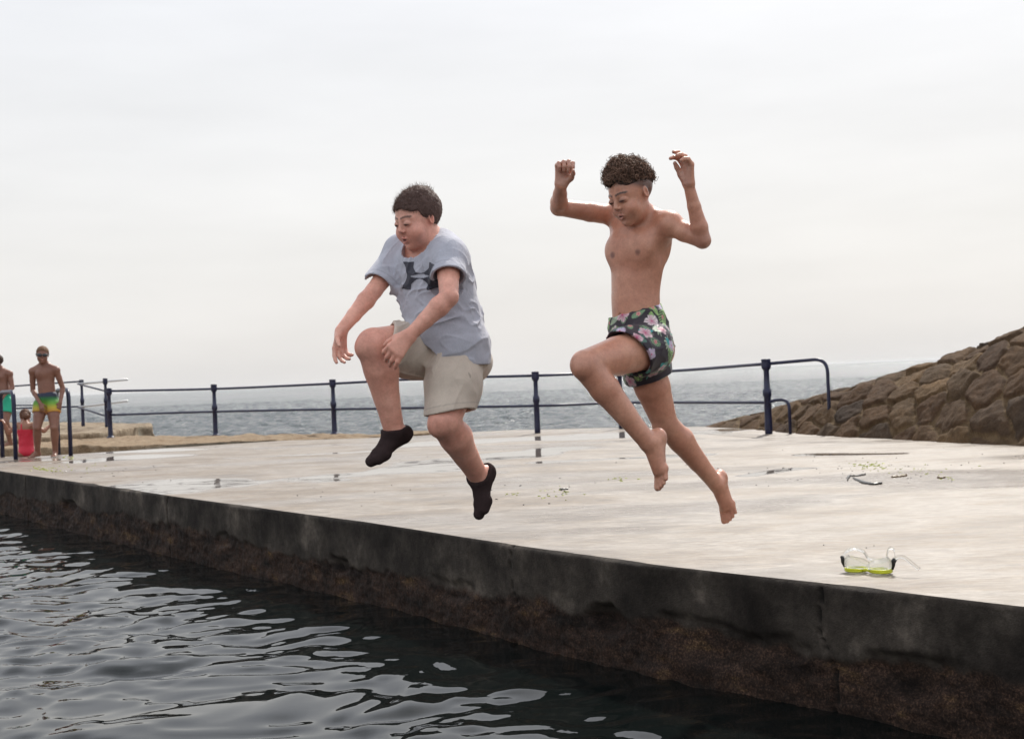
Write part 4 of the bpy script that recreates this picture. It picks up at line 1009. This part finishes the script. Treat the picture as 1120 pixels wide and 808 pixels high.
col = face_paint(col, V, hdB, (.42, .18, .15), (.025, .015, .012), (.24, .12, .09), .08)
q = hdB.inv(V)                 # faded sides of the haircut
fz = np.interp(q[:, 1], [-.5, -.3, -.12, -.02, .08, .2, .3], [.26, .30, .42, .52, .60, .68, .74])
w = sstep(-.04, .10, q[:, 2]-fz)*(np.linalg.norm(q-A(0, -.05, .6), axis=1) < .75)*(1-(np.abs(q[:, 0]) > .335)*(q[:, 2] < .6)); col = col*(1-.8*w[:, None])+A(.035, .022, .02)*.8*w[:, None]
boyB = mk('person', V, F, skin_brown, origin=A(jB['pel'][0], jB['pel'][1], V[:, 2].min()), col=col)
tag(boyB, 'bare-chested curly-haired boy leaping in mid-air in flowered swim shorts, both fists raised', 'person', 'two boys jumping into the pool')
def lineB(q): return np.interp(q[:, 1], [-.6, -.3, -.1, .05, .2, .30, .5], [.52, .60, .64, .68, .72, .76, .78])+.03*np.sin(q[:, 0]*21)
def xB(b):
    g = np.random.default_rng(4); b.ell(hdB.p(0, -.03, .84), A(.265, .335, .20)*hdB.s, hdB.M, .05*hdB.s)
    for i in range(46):
        th = g.uniform(0, 6.28); rr = math.sqrt(g.uniform(0, 1)); b.ell(hdB.p(.245*rr*math.cos(th), -.02+.32*rr*math.sin(th), .86+.18*(1-rr*rr)+g.uniform(-.03, .03)), g.uniform(.055, .09)*hdB.s, None, .03*hdB.s)
V, F = hair_cap(hdB, .018, lineB, extra=xB, noise=.005, seed=12); N = vnormals(V, F)
hB = mk('hair', V, F, m_hair, boyB, col=np.tile(A(.065, .042, .034), (len(V), 1)))
q = hdB.inv(V); pts, nr = pick(V, N, q[:, 2] > lineB(q)+.07+.04*rng.uniform(-1, 1, len(q)), 2100, 9); CV, CF = curls(pts-nr*.004, nr, 11)
ncv = 39; cs = np.tile(A(.16, .095, .066), (len(CV), 1))*np.repeat(rng.uniform(.5, 2.2, len(CV)//ncv), ncv)[:, None]
mk('hair_curls', CV, CF, m_hair, hB, col=cs)

# flowered swim shorts
def swimB():
    b = Blob(); j = jB
    b.ell(j['pel']+A(.0, 0, .055), A(.112, .090, .115), fpB.M, .05); b.ell(j['pel']+fpB.M@A(0, -.022, -.02), A(.118, .098, .10), fpB.M, .04)
    eL = lerp(j['hpL'], j['knL'], .36); eR = lerp(j['hpR'], j['knR'], .40)
    b.cap(j['hpL'], eL, .086, .087, .02); b.cap(j['hpR'], lerp(j['hpR'], eR, .5), .084, .082, .02); b.cap(lerp(j['hpR'], eR, .5), eR, .082, .083, .02)
    b.post.append((fold_fn(A(-.5, -.2, -.8), 22, .004, 201), .03)); b.post.append((fold_fn(A(-.9, -.3, .1), 30, .003, 211), .03))
    w1, w2 = b_(670, 347, -.02), b_(727, 329, 0); nn = unit(np.cross(w2-w1, A(0, 1, .05))); nn = nn*(1 if nn[2] > 0 else -1)
    b.post.append((lambda p, D: np.maximum(D, ((p-w1)@nn+.002*np.sin(p[:, 0]*160)).astype(np.float32)), .08))
    for a, kn, t0, tl in ((j['hpL'], j['knL'], .33, A(.1, 0, -.45)), (j['hpR'], j['knR'], .37, A(0, 0, 0))):
        d = unit(kn-a); o = lerp(a, kn, t0); nr_ = unit(d+tl)
        def fn(p, D, a=a, d=d, o=o, nr_=nr_, r_=.11):
            rr = np.linalg.norm(np.cross(p-a, d), axis=1); near = (rr < r_) & ((p-a)@d > .03); return np.where(near, np.maximum(D, ((p-o)@nr_+.002*vnoise(p*15, 215)).astype(np.float32)), D)
        b.post.append((fn, .09))
        c0_, c1_ = lerp(a, kn, t0*.5), lerp(a, kn, t0*1.6); dd = c1_-c0_; rad_ = .079 if kn is j['knL'] else .075
        def fc(p, D, c0_=c0_, dd=dd, rad_=rad_): t = np.clip((p-c0_)@dd/(dd@dd), 0, 1); return np.maximum(D, -(np.linalg.norm(p-c0_-t[:, None]*dd, axis=1)-rad_)).astype(np.float32)
        b.post.append((fc, .06))
    return b.build(.0022, .09)
V, F = swimB(); V = relax(V, F, 2, .5); N = vnormals(V, F)
def blend(c, m_, rgb): return c*(1-m_[:, None])+np.asarray(rgb)*m_[:, None]
c0 = np.tile(A(.030, .022, .032), (len(V), 1)); g = np.random.default_rng(23)
def motif(c0, ctr, size, kind, rgb, rgb2, ang):
    i = np.argmin(((V-ctr)**2).sum(1)); n = N[i]; c = V[i]; e1 = unit(np.cross(n, A(.2, .3, 1))); e2 = np.cross(n, e1)
    e1, e2 = e1*math.cos(ang)+e2*math.sin(ang), e2*math.cos(ang)-e1*math.sin(ang)
    d = V-c; u = d@e1/size; v = d@e2/size; near = (np.abs(d@n) < size*.7) & (N@n > -.1); r = np.hypot(u, v); th = np.arctan2(v, u)
    if kind == 'flower':
        R_ = .50+.50*np.abs(np.cos(2.5*th))**.6; m_ = near*(1-sstep(R_-.07, R_+.03, r)); t = sstep(.1, .9, r/R_)
        shade = (A(*rgb2)[None]*(1-t[:, None])+A(*rgb)[None]*t[:, None])*(.82+.18*np.cos(th*15)*(r > .2))[:, None]
        c0 = c0*(1-m_[:, None])+shade*m_[:, None]; m2 = near*(1-sstep(.10, .2, r)); return blend(c0, m2, (.55, .08, .20))
    if kind == 'palm':
        a2 = np.abs(v)-0; L_ = (u > -1) & (u < 1); wdt = .60*np.sqrt(np.clip(1-u*u, 0, 1)); st = np.sin((u*1.0-np.abs(v)*.9)*21); m_ = near*L_*(np.abs(v) < wdt)*sstep(-.35, .15, st+(np.abs(v) < .05)*2)
        return c0*(1-m_[:, None])+(A(*rgb)*(1-.0)+A(*rgb2)*.35*(v > 0)[:, None])*m_[:, None]
    if kind == 'leaf':
        wdt = .34*np.sqrt(np.clip(1-u*u, 0, 1))*(1.1-u*.4); m_ = near*(np.abs(u) < 1)*(1-sstep(.9, 1.05, np.abs(v)/np.maximum(wdt, 1e-3)))
        m3 = m_*(np.abs(v) < .035); c0 = blend(c0, m_, A(*rgb)); return blend(c0, m3*.8, rgb2)
    if kind == 'fan':
        R_ = np.where(np.abs(th) < 1.7, .55+.45*np.abs(np.cos(th*5.5)), 0); m_ = near*(r < R_); return blend(c0, m_*1., A(*rgb))
tri = V[g.choice(len(V), 9000)]; sel = [tri[0]]; dm = np.linalg.norm(tri-tri[0], axis=1)
for _ in range(150): i = dm.argmax(); sel.append(tri[i]); dm = np.minimum(dm, np.linalg.norm(tri-tri[i], axis=1))
greens = [tuple(tuple(min(1, x*1.7) for x in y) for y in z_) for z_ in [((.10, .17, .10), (.16, .26, .12)), ((.06, .20, .16), (.12, .32, .26)), ((.16, .26, .10), (.30, .42, .14)), ((.05, .10, .08), (.1, .2, .14)), ((.22, .27, .20), (.3, .4, .25))]]
for k, c in enumerate(sel[:120]):
    gg = greens[g.integers(len(greens))]; motif_k = ('palm', 'fan', 'palm', 'leaf')[k % 4]; c0 = motif(c0, c, g.uniform(.022, .036), motif_k, gg[0], gg[1], g.uniform(0, 6.3))
for k, c in enumerate(sel[10:26]): c0 = motif(c0, c, g.uniform(.020, .028), 'leaf', (.04, .33, .34), (.15, .55, .5), g.uniform(0, 6.3))
for k, c in enumerate(sel[:66]):
    pk = [((.80, .56, .60), (.66, .24, .34)), ((.85, .74, .74), (.70, .36, .46)), ((.66, .54, .72), (.78, .64, .80))][k % 3]; c0 = motif(c0, c+g.normal(0, .006, 3), g.uniform(.018, .029), 'flower', pk[0], pk[1], g.uniform(0, 6.3))
for k, c in enumerate(sel[66:92]): c0 = motif(c0, c, g.uniform(.007, .010), 'flower', (.80, .38, .34), (.7, .2, .2), g.uniform(0, 6.3))
mk('swim_shorts', V, F, m_swim, boyB, col=c0)
# ================================================================== children by the ladder
def small(h=.0065, skin=(.55, .31, .22), **j): 
    pass
YC = 16.45
c_ = lambda px, py, d=0.: P(px, py, YC+d)
def kid_mesh(B, h=.0065): V, F = B.build(h); return relax(V, F, 1, .4), F
# --- boy with swimming goggles
j = dict(pel=c_(52, 437), nek=c_(48.5, 398.5), shL=c_(61.5, 405, -.02), elL=c_(68.5, 424, .03), wrL=c_(66, 440, -.05), shR=c_(35.5, 406.5, -.02), elR=c_(36, 427, .02), wrR=c_(44, 441, -.12),
         hpL=c_(58, 443), hpR=c_(45, 443), knL=c_(59.5, 467.5, -.08), anL=c_(60.5, 493.5, .0), knR=c_(40.5, 467.5, -.10), anR=c_(41, 494, .03))
gz = lambda p: A(p[0], p[1], max(p[2], .062))
j['anL'] = A(j['anL'][0], j['anL'][1], .066); j['anR'] = A(j['anR'][0], j['anR'][1], .066)
fp, fc = Fr(j['pel'], -22, -4), Fr(j['nek'], -18, 12); hd = Fr(c_(46.3, 397.5, -.06), -17, 4, 3, .205)
B = Blob(); torso(B, j['pel'], j['nek'], fp, fc, .93, .1, None, .94)
leg(B, j['hpL'], j['knL'], j['anL'], 1, (.078, .068, .048, .049, .030), back=A(0, 1, 0)); leg(B, j['hpR'], j['knR'], j['anR'], 1, (.078, .068, .048, .049, .030), back=A(0, 1, 0))
arm(B, j['shL'], j['elL'], j['wrL'], 1, (.038, .034, .030, .030, .020), lerp(j['nek'], j['pel'], .2)+A(.05, 0, 0)); arm(B, j['shR'], j['elR'], j['wrR'], 1, (.038, .034, .030, .030, .020), lerp(j['nek'], j['pel'], .2)-A(.05, 0, 0))
B.cap(j['nek'], hd.p(0, -.05, .25), .047, .045, .03); head(B, hd, .2, .1)
for s9 in ('shL', 'shR'): B.cap(j['nek']+A(0, 0, .012), j[s9]+A(0, 0, .012), .032, .03, .035)
hand(B, j['wrL'], A(-.25, -.1, -1), A(-.6, .8, 0), 'L', .14, curl=(35, 40, 25), spread=9); hand(B, j['wrR'], A(.35, -.25, -1), A(-.1, 1, -.2), 'R', .14, curl=(22, 26, 18), spread=9)
foot(B, j['anL'], A(.12, -1, -.0), A(0, 0, 1), .20); foot(B, j['anR'], A(-.55, -1, -.0), A(0, 0, 1), .20)
V, F = kid_mesh(B, .0055)
col = np.tile(A(.25, .12, .08), (len(V), 1)); col = face_paint(col, V, hd, (.45, .18, .14), (.15, .09, .05), (.36, .18, .13), .1, eye=False)  # skin colour darkened: the shade this boy stands in is put into it
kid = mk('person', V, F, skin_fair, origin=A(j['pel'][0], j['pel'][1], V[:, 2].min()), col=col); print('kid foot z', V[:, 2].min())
tag(kid, 'small boy in dark swimming goggles and rainbow trunks standing beside the ladder, hand on thigh', 'person', 'children by the pool ladder')
def lineC(q): return np.interp(q[:, 1], [-.6, -.3, -.1, .05, .2, .3, .5], [.2, .30, .46, .60, .70, .76, .78])
V, F = hair_cap(hd, .035, lineC, noise=.004, seed=31, h=.0055)
mk('hair', V, F, m_hair, kid, col=np.tile(A(.16, .085, .045), (len(V), 1)))
gm = Mt('goggle lens'); gm.set(Base_Color=(.008, .012, .02), Roughness=.08, Coat_Weight=.5); gs = Mt('goggle strap'); gs.set(Base_Color=(.012, .012, .015), Roughness=.5)
b = Blob()
for s9 in (-1, 1): b.ell(hd.p(s9*.15, .37, .505), A(.14, .085, .095)*hd.s, hd.M, .004)
b.cap(hd.p(-.05, .415, .52), hd.p(.05, .415, .52), .006, k=.004); V, F = b.build(.004)
gg_ = mk('goggles', V, F, gm.m, kid)
sp = [hd.p(.36*math.sin(t), -.04-.42*math.cos(t)*1.0 if True else 0, .53-.02*math.cos(t)) for t in np.linspace(-2.3, 2.3, 26)]
t_ = MB(); t_.tube(sp, .007, 6); t_.build('goggle_strap', gs.m, gg_)
def trunks(j, fp, z_t, seg_t, col_fn, par, name='swim_shorts', r=(.118, .098), s=1., h=.005, legs=('L', 'R'), mat=None):
    b = Blob(); b.ell(j['pel']+A(0, 0, .03)*s, A(r[0], r[1], .10)*s, fp.M, .03)
    for L_ in legs:
        b.cap(j['hp'+L_], lerp(j['hp'+L_], j['kn'+L_], seg_t), .090*s, .084*s, .03)
    for L_ in legs:
        d = unit(j['kn'+L_]-j['hp'+L_]); o = lerp(j['hp'+L_], j['kn'+L_], seg_t)
        def fn(p, D, o=o, d=d, a=j['hp'+L_]): rr = np.linalg.norm(np.cross(p-a, d), axis=1); near = (rr < .12*s) & ((p-a)@d > .02); return np.where(near, np.maximum(D, ((p-o)@d).astype(np.float32)), D)
        b.post.append((fn, .09))
    b.post.append((lambda p, D: np.maximum(D, (p[:, 2]-z_t).astype(np.float32)), .12)); b.post.append((fold_fn(A(.2, 0, -1), 18, .004, 301), .03))
    V, F = b.build(h, .12); V = relax(V, F, 1, .5); return mk(name, V, F, mat or m_swim, par, col=col_fn(V))
def rainbow(V):
    t = (V[:, 2]-V[:, 2].min())/(np.ptp(V[:, 2])); st = np.array([0, .16, .32, .48, .66, .78, 1.]); cs = np.array([(.50, .13, .03), (.52, .22, .03), (.50, .40, .03), (.16, .38, .04), (.03, .20, .05), (.012, .02, .05), (.012, .018, .05)])
    return np.stack([np.interp(t, st, cs[:, i]) for i in range(3)], 1)
trunks(j, fp, c_(55, 427)[2], .36, rainbow, kid)

# --- girl in a red swimsuit, seated with her back turned
YD = 16.9
d_ = lambda px, py, d=0.: P(px, py, YD+d)
j = dict(pel=d_(29, 493, .05), nek=d_(27.5, 462, .05), shL=d_(19.8, 464.5, .02), elL=d_(9.5, 473, .03), wrL=d_(5, 463, -.02), shR=d_(36.5, 465, .02), elR=d_(48, 471.5, .06), wrR=d_(54, 466, .12))
fp, fc = Fr(j['pel'], 162, 0), Fr(j['nek'], 162, 4); hd = Fr(d_(28, 463.5, .10), 158, 22, 0, .185)
for q_, pxx in (('L', 24), ('R', 35)):
    j['hp'+q_] = d_(pxx, 495, .07); j['kn'+q_] = d_(pxx-1, 489, .40); j['an'+q_] = d_(pxx-2, 503, .55)
B = Blob(); torso(B, j['pel'], j['nek'], fp, fc, .72, .25)
for q_ in 'LR': leg(B, j['hp'+q_], j['kn'+q_], j['an'+q_], .8, (.058, .052, .040, .038, .025), back=A(0, 0, -1)); foot(B, j['an'+q_], A(0, 1, -.1), A(0, 0, 1), .15, toes=False)
arm(B, j['shL'], j['elL'], j['wrL'], .8, (.030, .028, .025, .025, .017), lerp(j['nek'], j['pel'], .2)); arm(B, j['shR'], j['elR'], j['wrR'], .8, (.030, .028, .025, .025, .017), lerp(j['nek'], j['pel'], .2))
B.cap(j['nek'], hd.p(0, -.05, .3), .036, .036, .03); head(B, hd, .3, 0)
hand(B, j['wrL'], A(-.5, .1, .8), A(-.8, .2, -.5), 'L', .11, curl=(50, 60, 40)); hand(B, j['wrR'], A(.4, .2, .7), A(.8, .2, -.5), 'R', .11, curl=(50, 60, 40))
V, F = kid_mesh(B, .0055)
girl = mk('person', V, F, skin_fair, origin=A(j['pel'][0], j['pel'][1], V[:, 2].min()), col=np.tile(A(.38, .19, .125), (len(V), 1)))  # skin colour darkened too, standing in for shade
tag(girl, 'small girl in a red swimsuit sitting with her back turned and hair tied up', 'person', 'children by the pool ladder')
def lineD(q): return np.interp(q[:, 1], [-.6, -.3, -.1, .05, .2, .3, .5], [.10, .14, .34, .52, .66, .74, .78])
def xD(b): b.ell(hd.p(0, -.50, .34), A(.20, .17, .20)*hd.s, hd.M, .02); b.cap(hd.p(0, -.42, .5), hd.p(0, -.5, .34), .03, .03, .02)
V, F = hair_cap(hd, .04, lineD, extra=xD, noise=.005, seed=41, h=.005)
mk('hair', V, F, m_hair, girl, col=np.tile(A(.13, .06, .035), (len(V), 1))*(1+.35*fbm(V*A(60, 60, 20), 2, 43))[:, None])
b = Blob(); torso(b, j['pel'], j['nek'], fp, fc, .745, .32)
bot_ = j['pel'][2]-.06
zt = d_(28, 469.5)[2]
def suit(p, D):
    up_ = np.abs((p-j['nek'])@fc.M[:, 0]); lowcut = (j['pel'][2]-.025)+.9*np.clip(np.abs((p-j['pel'])@fp.M[:, 0])-.0, 0, 1)-.06
    strap = (up_ > .035) & (up_ < .055) & (p[:, 2] < j['nek'][2]+.02)
    D2 = np.where(strap, D, np.maximum(D, (p[:, 2]-zt).astype(np.float32))); return np.maximum(D2, (lowcut-p[:, 2]).astype(np.float32))
b.post.append((suit, .08)); b.post.append((fold_fn(A(1, 0, .2), 40, .002, 401), .02)); V, F = b.build(.0045, .1); V = relax(V, F, 1, .5)
mk('swimsuit', V, F, m_swim, girl, col=np.tile(A(.62, .018, .05), (len(V), 1)))

# --- boy in green shorts, half out of the frame on the left
YE = 18.6
e_ = lambda px, py, d=0.: P(px, py, YE+d)
j = dict(pel=e_(5, 434), nek=e_(0, 404), shL=e_(10.5, 409, -.05), elL=e_(13.5, 424, -.06), wrL=e_(5, 432, -.2), shR=e_(-8, 408, .05), elR=e_(-13, 424, -.03), wrR=e_(-12, 436, -.2),
         hpL=e_(9, 440, -.04), hpR=e_(2, 440, .05), knL=e_(6, 461, -.14), anL=e_(11, 483, .0), knR=e_(-5, 459, -.1), anR=e_(-8, 484, .04))
for q_ in 'LR': j['an'+q_][2] = max(j['an'+q_][2], .06)
fp, fc = Fr(j['pel'], 45, 6), Fr(j['nek'], 45, 14); hd = Fr(e_(-2.5, 404, -.06), 50, 10, 0, .20)
B = Blob(); torso(B, j['pel'], j['nek'], fp, fc, .9, .3)
for q_ in 'LR':
    leg(B, j['hp'+q_], j['kn'+q_], j['an'+q_], 1, (.074, .064, .045, .046, .028), back=A(.7, .5, 0)); foot(B, j['an'+q_], A(-.8, -.6, 0), A(0, 0, 1), .19)
    arm(B, j['sh'+q_], j['el'+q_], j['wr'+q_], .95, (.038, .034, .030, .029, .019), lerp(j['nek'], j['pel'], .2)); hand(B, j['wr'+q_], A(-.5, -.4, -.7), A(-.3, .6, -.5), q_, .13, curl=(30, 35, 20))
    B.cap(j['nek']+A(0, 0, .01), j['sh'+q_]+A(0, 0, .01), .032, .03, .035)
B.cap(j['nek'], hd.p(0, -.05, .28), .045, .042, .03); head(B, hd, .2, 0)
V, F = kid_mesh(B, .0065); zmin = V[:, 2].min()
boyE = mk('person', V, F, skin_fair, origin=A(j['pel'][0], j['pel'][1], zmin), col=face_paint(np.tile(A(.25, .12, .08), (len(V), 1)), V, hd, (.45, .18, .14), (.1, .06, .04), (.36, .18, .13), 0)); print('boyE z', zmin)  # same darkened skin colour as the goggled boy, with shade put into it
tag(boyE, 'child in green swim shorts, half out of view at the far left behind the handrail', 'person', 'children by the pool ladder')
V, F = hair_cap(hd, .035, lineC, noise=.004, seed=51, h=.006); mk('hair', V, F, m_hair, boyE, col=np.tile(A(.06, .035, .025), (len(V), 1)))
trunks(j, fp, e_(5, 425)[2], .55, lambda V: np.tile(A(.01, .42, .24), (len(V), 1)), boyE, s=.97, h=.006)

# ================================================================== diving mask left on the deck
gp = G(950, 626.5); gp = A(gp[0], gp[1], .004)
ux = unit(G(976, 629)-G(926, 626)); ux[2] = 0; ux = unit(ux); uy = A(-ux[1], ux[0], 0)
W_ = lambda x, y, z: gp+ux*x+uy*y+A(0, 0, z)
clear = Mt('clear silicone'); clear.set(Base_Color=(.97, .97, .93), Roughness=.12, Transmission_Weight=.85, IOR=1.25, Alpha=.62)
lime = Mt('lime plastic'); lime.set(Base_Color=(.70, .74, .01), Roughness=.25, Transmission_Weight=.25, Coat_Weight=.4); blkp = Mt('black plastic'); blkp.set(Base_Color=(.012, .012, .012), Roughness=.35)
glassm = Mt('mask lens'); glassm.set(Base_Color=(.85, .92, .75), Roughness=.05, Transmission_Weight=.9, IOR=1.45)
mask = empty('diving_mask', gp); tag(mask, 'clear diving mask with lime yellow frame lying lens-down on the wet deck', 'diving mask')
b = MB()
for s9 in (-1, 1):
    ring = [(s9*(.012+.066*.5)+.037*math.cos(t)*(1 if abs(math.cos(t)) < 2 else 1), .034*math.sin(t)*(1+.12*math.cos(t)*s9)) for t in np.linspace(0, 2*math.pi, 29)]
    for x1, r_, z_ in ((1, .0045, .005), (1.04, .0036, .011)):
        b.tube([W_(x*1.0+(x-s9*.045)*(x1-1), y*x1, z_) for x, y in ring], r_, 8, caps=False)
b.tube([W_(-.012, -.02, .008), W_(0, -.022, .011), W_(.012, -.02, .008)], .005, 8); b.build('mask_frame', lime.m, mask)
for s9 in (-1, 1):
    b = MB(); n_ = 28; c = [W_(s9*.045+.034*math.cos(t), .031*math.sin(t), .0045) for t in np.linspace(0, 2*math.pi, n_, endpoint=False)]; t2 = [p_+A(0, 0, .003) for p_ in c]
    b.add(c+t2, [tuple(range(n_-1, -1, -1)), tuple(range(n_, 2*n_))]+[(i, (i+1) % n_, n_+(i+1) % n_, n_+i) for i in range(n_)]); b.build('mask_lens', glassm.m, mask, smooth=False)
# skirt: one outline round both lenses rising and flaring, notched for the nose
V = []; F = []; n_ = 96; prof = [(.96, .012, 0), (1.0, .020, 0), (1.02, .032, .1), (.99, .046, .5), (.93, .056, .9), (.84, .060, 1.), (.80, .058, 1.), (.88, .052, .9), (.95, .043, .5), (.975, .03, .1), (.965, .018, 0)]
for i in range(n_):
    t = 2*math.pi*i/n_; x = .084*math.copysign(abs(math.cos(t))**.75, math.cos(t)); y = .037*math.copysign(abs(math.sin(t))**.7, math.sin(t)); nose = math.exp(-(x/.022)**2)
    for (r_, z_, w_) in prof:
        yy = y*r_*(1-.45*nose*(y < 0)); hgt_ = 1+.35*w_*(abs(x)/.084)**2-.50*nose*w_-(.18*w_ if y > 0 else 0); V.append(W_(x*r_, yy, .012+(z_-.012)*hgt_*.72))
for i in range(n_):
    for k in range(len(prof)): a0 = i*len(prof)+k; a1 = ((i+1) % n_)*len(prof)+k; k2 = (k+1) % len(prof); F.append((a0, a1, ((i+1) % n_)*len(prof)+k2, i*len(prof)+k2))
mk('mask_skirt', V, F, clear.m, mask)
for s9 in (-1, 1):
    b = MB(); b.tube([W_(s9*.088, 0, .014), W_(s9*.094, -.002, .030), W_(s9*.093, -.003, .044), W_(s9*.098, -.004, .052)], [.0045, .006, .0075, .005], 8)
    b.tube([W_(s9*.094, .006, .036), W_(s9*.101, .008, .048)], [.004, .003], 6); b.build('buckle', blkp.m, mask)
def ribbon(pts, w, th, name, mat, par, wax):
    P_ = path(pts, 8); V = []; F = []; n = len(P_); wax = unit(wax)
    for i, p_ in enumerate(P_):
        t = unit(P_[min(i+1, n-1)]-P_[max(i-1, 0)]); wv = unit(wax-t*np.dot(wax, t)); nv_ = np.cross(t, wv); wv = wv*w; nv_ = nv_*th
        V += [p_+wv+nv_, p_-wv+nv_, p_-wv-nv_, p_+wv-nv_]
        if i: 
            for k in range(4): F.append((4*(i-1)+k, 4*(i-1)+(k+1) % 4, 4*i+(k+1) % 4, 4*i+k))
    F += [(3, 2, 1, 0), (4*n-4, 4*n-3, 4*n-2, 4*n-1)]; return mk(name, V, F, mat, par)
ribbon([W_(-.094, 0, .048), W_(-.085, .01, .066), W_(-.062, .022, .076), W_(-.035, .04, .066), W_(-.02, .05, .042), W_(.015, .056, .030), W_(.045, .05, .036)], .010, .0012, 'strap', clear.m, mask, A(.3, 1, .5))
ribbon([W_(.045, .05, .036), W_(.055, .036, .060), W_(.072, .02, .082), W_(.090, .012, .078), W_(.098, .004, .054)], .010, .0012, 'strap', clear.m, mask, A(.2, 1, .3))
ribbon([W_(.098, -.002, .050), W_(.112, .004, .058), W_(.135, .0, .056), W_(.160, -.006, .040), W_(.190, -.014, .022)], .0065, .0014, 'strap', clear.m, mask, A(.2, .4, 1))

# ================================================================== seaweed and litter on the deck
wd = Mt('wet kelp'); wd.set(Base_Color=(.020, .016, .012), Roughness=.3); lf = Mt('sea lettuce'); lf.set(Base_Color=(.30, .33, .03), Roughness=.45); bl_ = Mt('brown weed'); bl_.set(Base_Color=(.10, .055, .015), Roughness=.5)
def frond(pts, w, name, mat, label, cat='seaweed', grp='seaweed scraps on the deck', seed=0):
    g = np.random.default_rng(seed); P_ = path(pts, 10); V = []; F = []; n = len(P_); m5 = 5
    for i, p_ in enumerate(P_):
        t = unit(P_[min(i+1, n-1)]-P_[max(i-1, 0)]); s3 = unit(np.cross(t, A(0, 0, 1))); ww = w*math.sin(math.pi*(i+.6)/(n+.2))**.6*(1+.35*g.normal())
        for k in range(m5): u_ = k/(m5-1)*2-1; V.append(p_+s3*u_*ww+A(0, 0, .004+.006*(1-u_*u_)+.004*g.uniform()))
        for k in range(m5): u_ = 1-k/(m5-1)*2; V.append(p_+s3*u_*ww*.9+A(0, 0, -.002))
    k10 = 2*m5
    for i in range(n-1):
        for k in range(k10): F.append((k10*i+k, k10*i+(k+1) % k10, k10*(i+1)+(k+1) % k10, k10*(i+1)+k))
    F += [tuple(range(k10-1, -1, -1)), tuple(range(k10*(n-1), k10*n))]
    o = mk(name, V, F, mat, origin=P_[n//2]*A(1, 1, 0)); tag(o, label, cat, grp); return o
frond([G(927, 526), G(929, 521.5), G(938, 521), G(947, 519.5)], .013, 'kelp_strand', wd.m, 'thin hooked black kelp strand lying just left of the thicker strand near the mask', seed=1)
frond([G(933, 523.5), G(944, 527.5), G(955, 529.8), G(965, 529)], .020, 'kelp_strand', wd.m, 'thick black kelp strand, largest dark scrap on the deck behind the diving mask', seed=2)
frond([G(976, 522.5), G(984, 521.5), G(991, 520)], .024, 'kelp_strand', bl_.m, 'short brown kelp scrap to the right of the black kelp strands', seed=3)
frond([G(1025, 523), G(1034, 523)], .015, 'kelp_strand', bl_.m, 'small rust brown weed scrap, rightmost of the ones behind the diving mask', seed=4)
frond([G(612, 536), G(621, 535.3)], .018, 'kelp_strand', wd.m, 'dark weed scrap on the deck between the two jumping boys', seed=5)
def specks(name, mat, spots, label, seed):
    """loose crumbs nobody could count"""
    g = np.random.default_rng(seed); V = []; F = []
    for (cx, cy, sx_, sy_, n, r0, r1) in spots:
        for _ in range(n):
            px, py = g.normal(cx, sx_), g.normal(cy, sy_); r_ = g.uniform(r0, r1); c = G(px, py); m_ = g.integers(5, 8); b0 = len(V); el = g.uniform(.3, 1)
            th0 = g.uniform(0, 6.3)
            for z_, k_ in ((.0005, 1.), (.004+.5*r_*g.uniform(.1, .4), .6)):
                for i in range(m_):
                    t = 2*math.pi*i/m_; x, y = r_*k_*math.cos(t)*g.uniform(.6, 1.3), r_*k_*el*math.sin(t)*g.uniform(.6, 1.3); V.append((c[0]+x*math.cos(th0)-y*math.sin(th0), c[1]+x*math.sin(th0)+y*math.cos(th0), z_))
            F.append(tuple(b0+m_+i for i in range(m_)))
            for i in range(m_): F.append((b0+i, b0+(i+1) % m_, b0+m_+(i+1) % m_, b0+m_+i))
    o = mk(name, V, F, mat, origin=(0, 0, 0), smooth=False); tag(o, label, 'seaweed', kind='stuff'); return o
specks('seaweed_crumbs', lf.m, [(603, 541, 12, 4, 22, .005, .013), (950, 510, 10, 2.2, 42, .006, .02), (990, 515, 30, 4, 40, .004, .012), (680, 524, 10, 1.5, 12, .006, .018), (1030, 523, 6, 1, 6, .006, .012), (48, 513, 8, 1.6, 40, .006, .02), (85, 511, 18, 2.5, 24, .005, .015), (75, 500, 5, 1, 8, .01, .02), (560, 541, 4, 1.5, 8, .006, .012)],
       'scattered yellow-green crumbs of sea lettuce on the wet deck', 61)
specks('weed_crumbs', wd.m, [(600, 540, 30, 6, 16, .004, .012), (960, 515, 60, 8, 34, .003, .010), (900, 508, 60, 8, 14, .003, .009), (800, 515, 100, 16, 12, .003, .008), (420, 533, 120, 12, 14, .003, .009), (120, 516, 60, 5, 30, .003, .010), (1060, 510, 40, 8, 12, .004, .012), (950, 597, 15, 2, 3, .002, .004), (560, 500, 120, 10, 10, .004, .012)],
       'tiny dark weed crumbs and grit scattered over the wet deck', 62)
# weed drifting in the pool
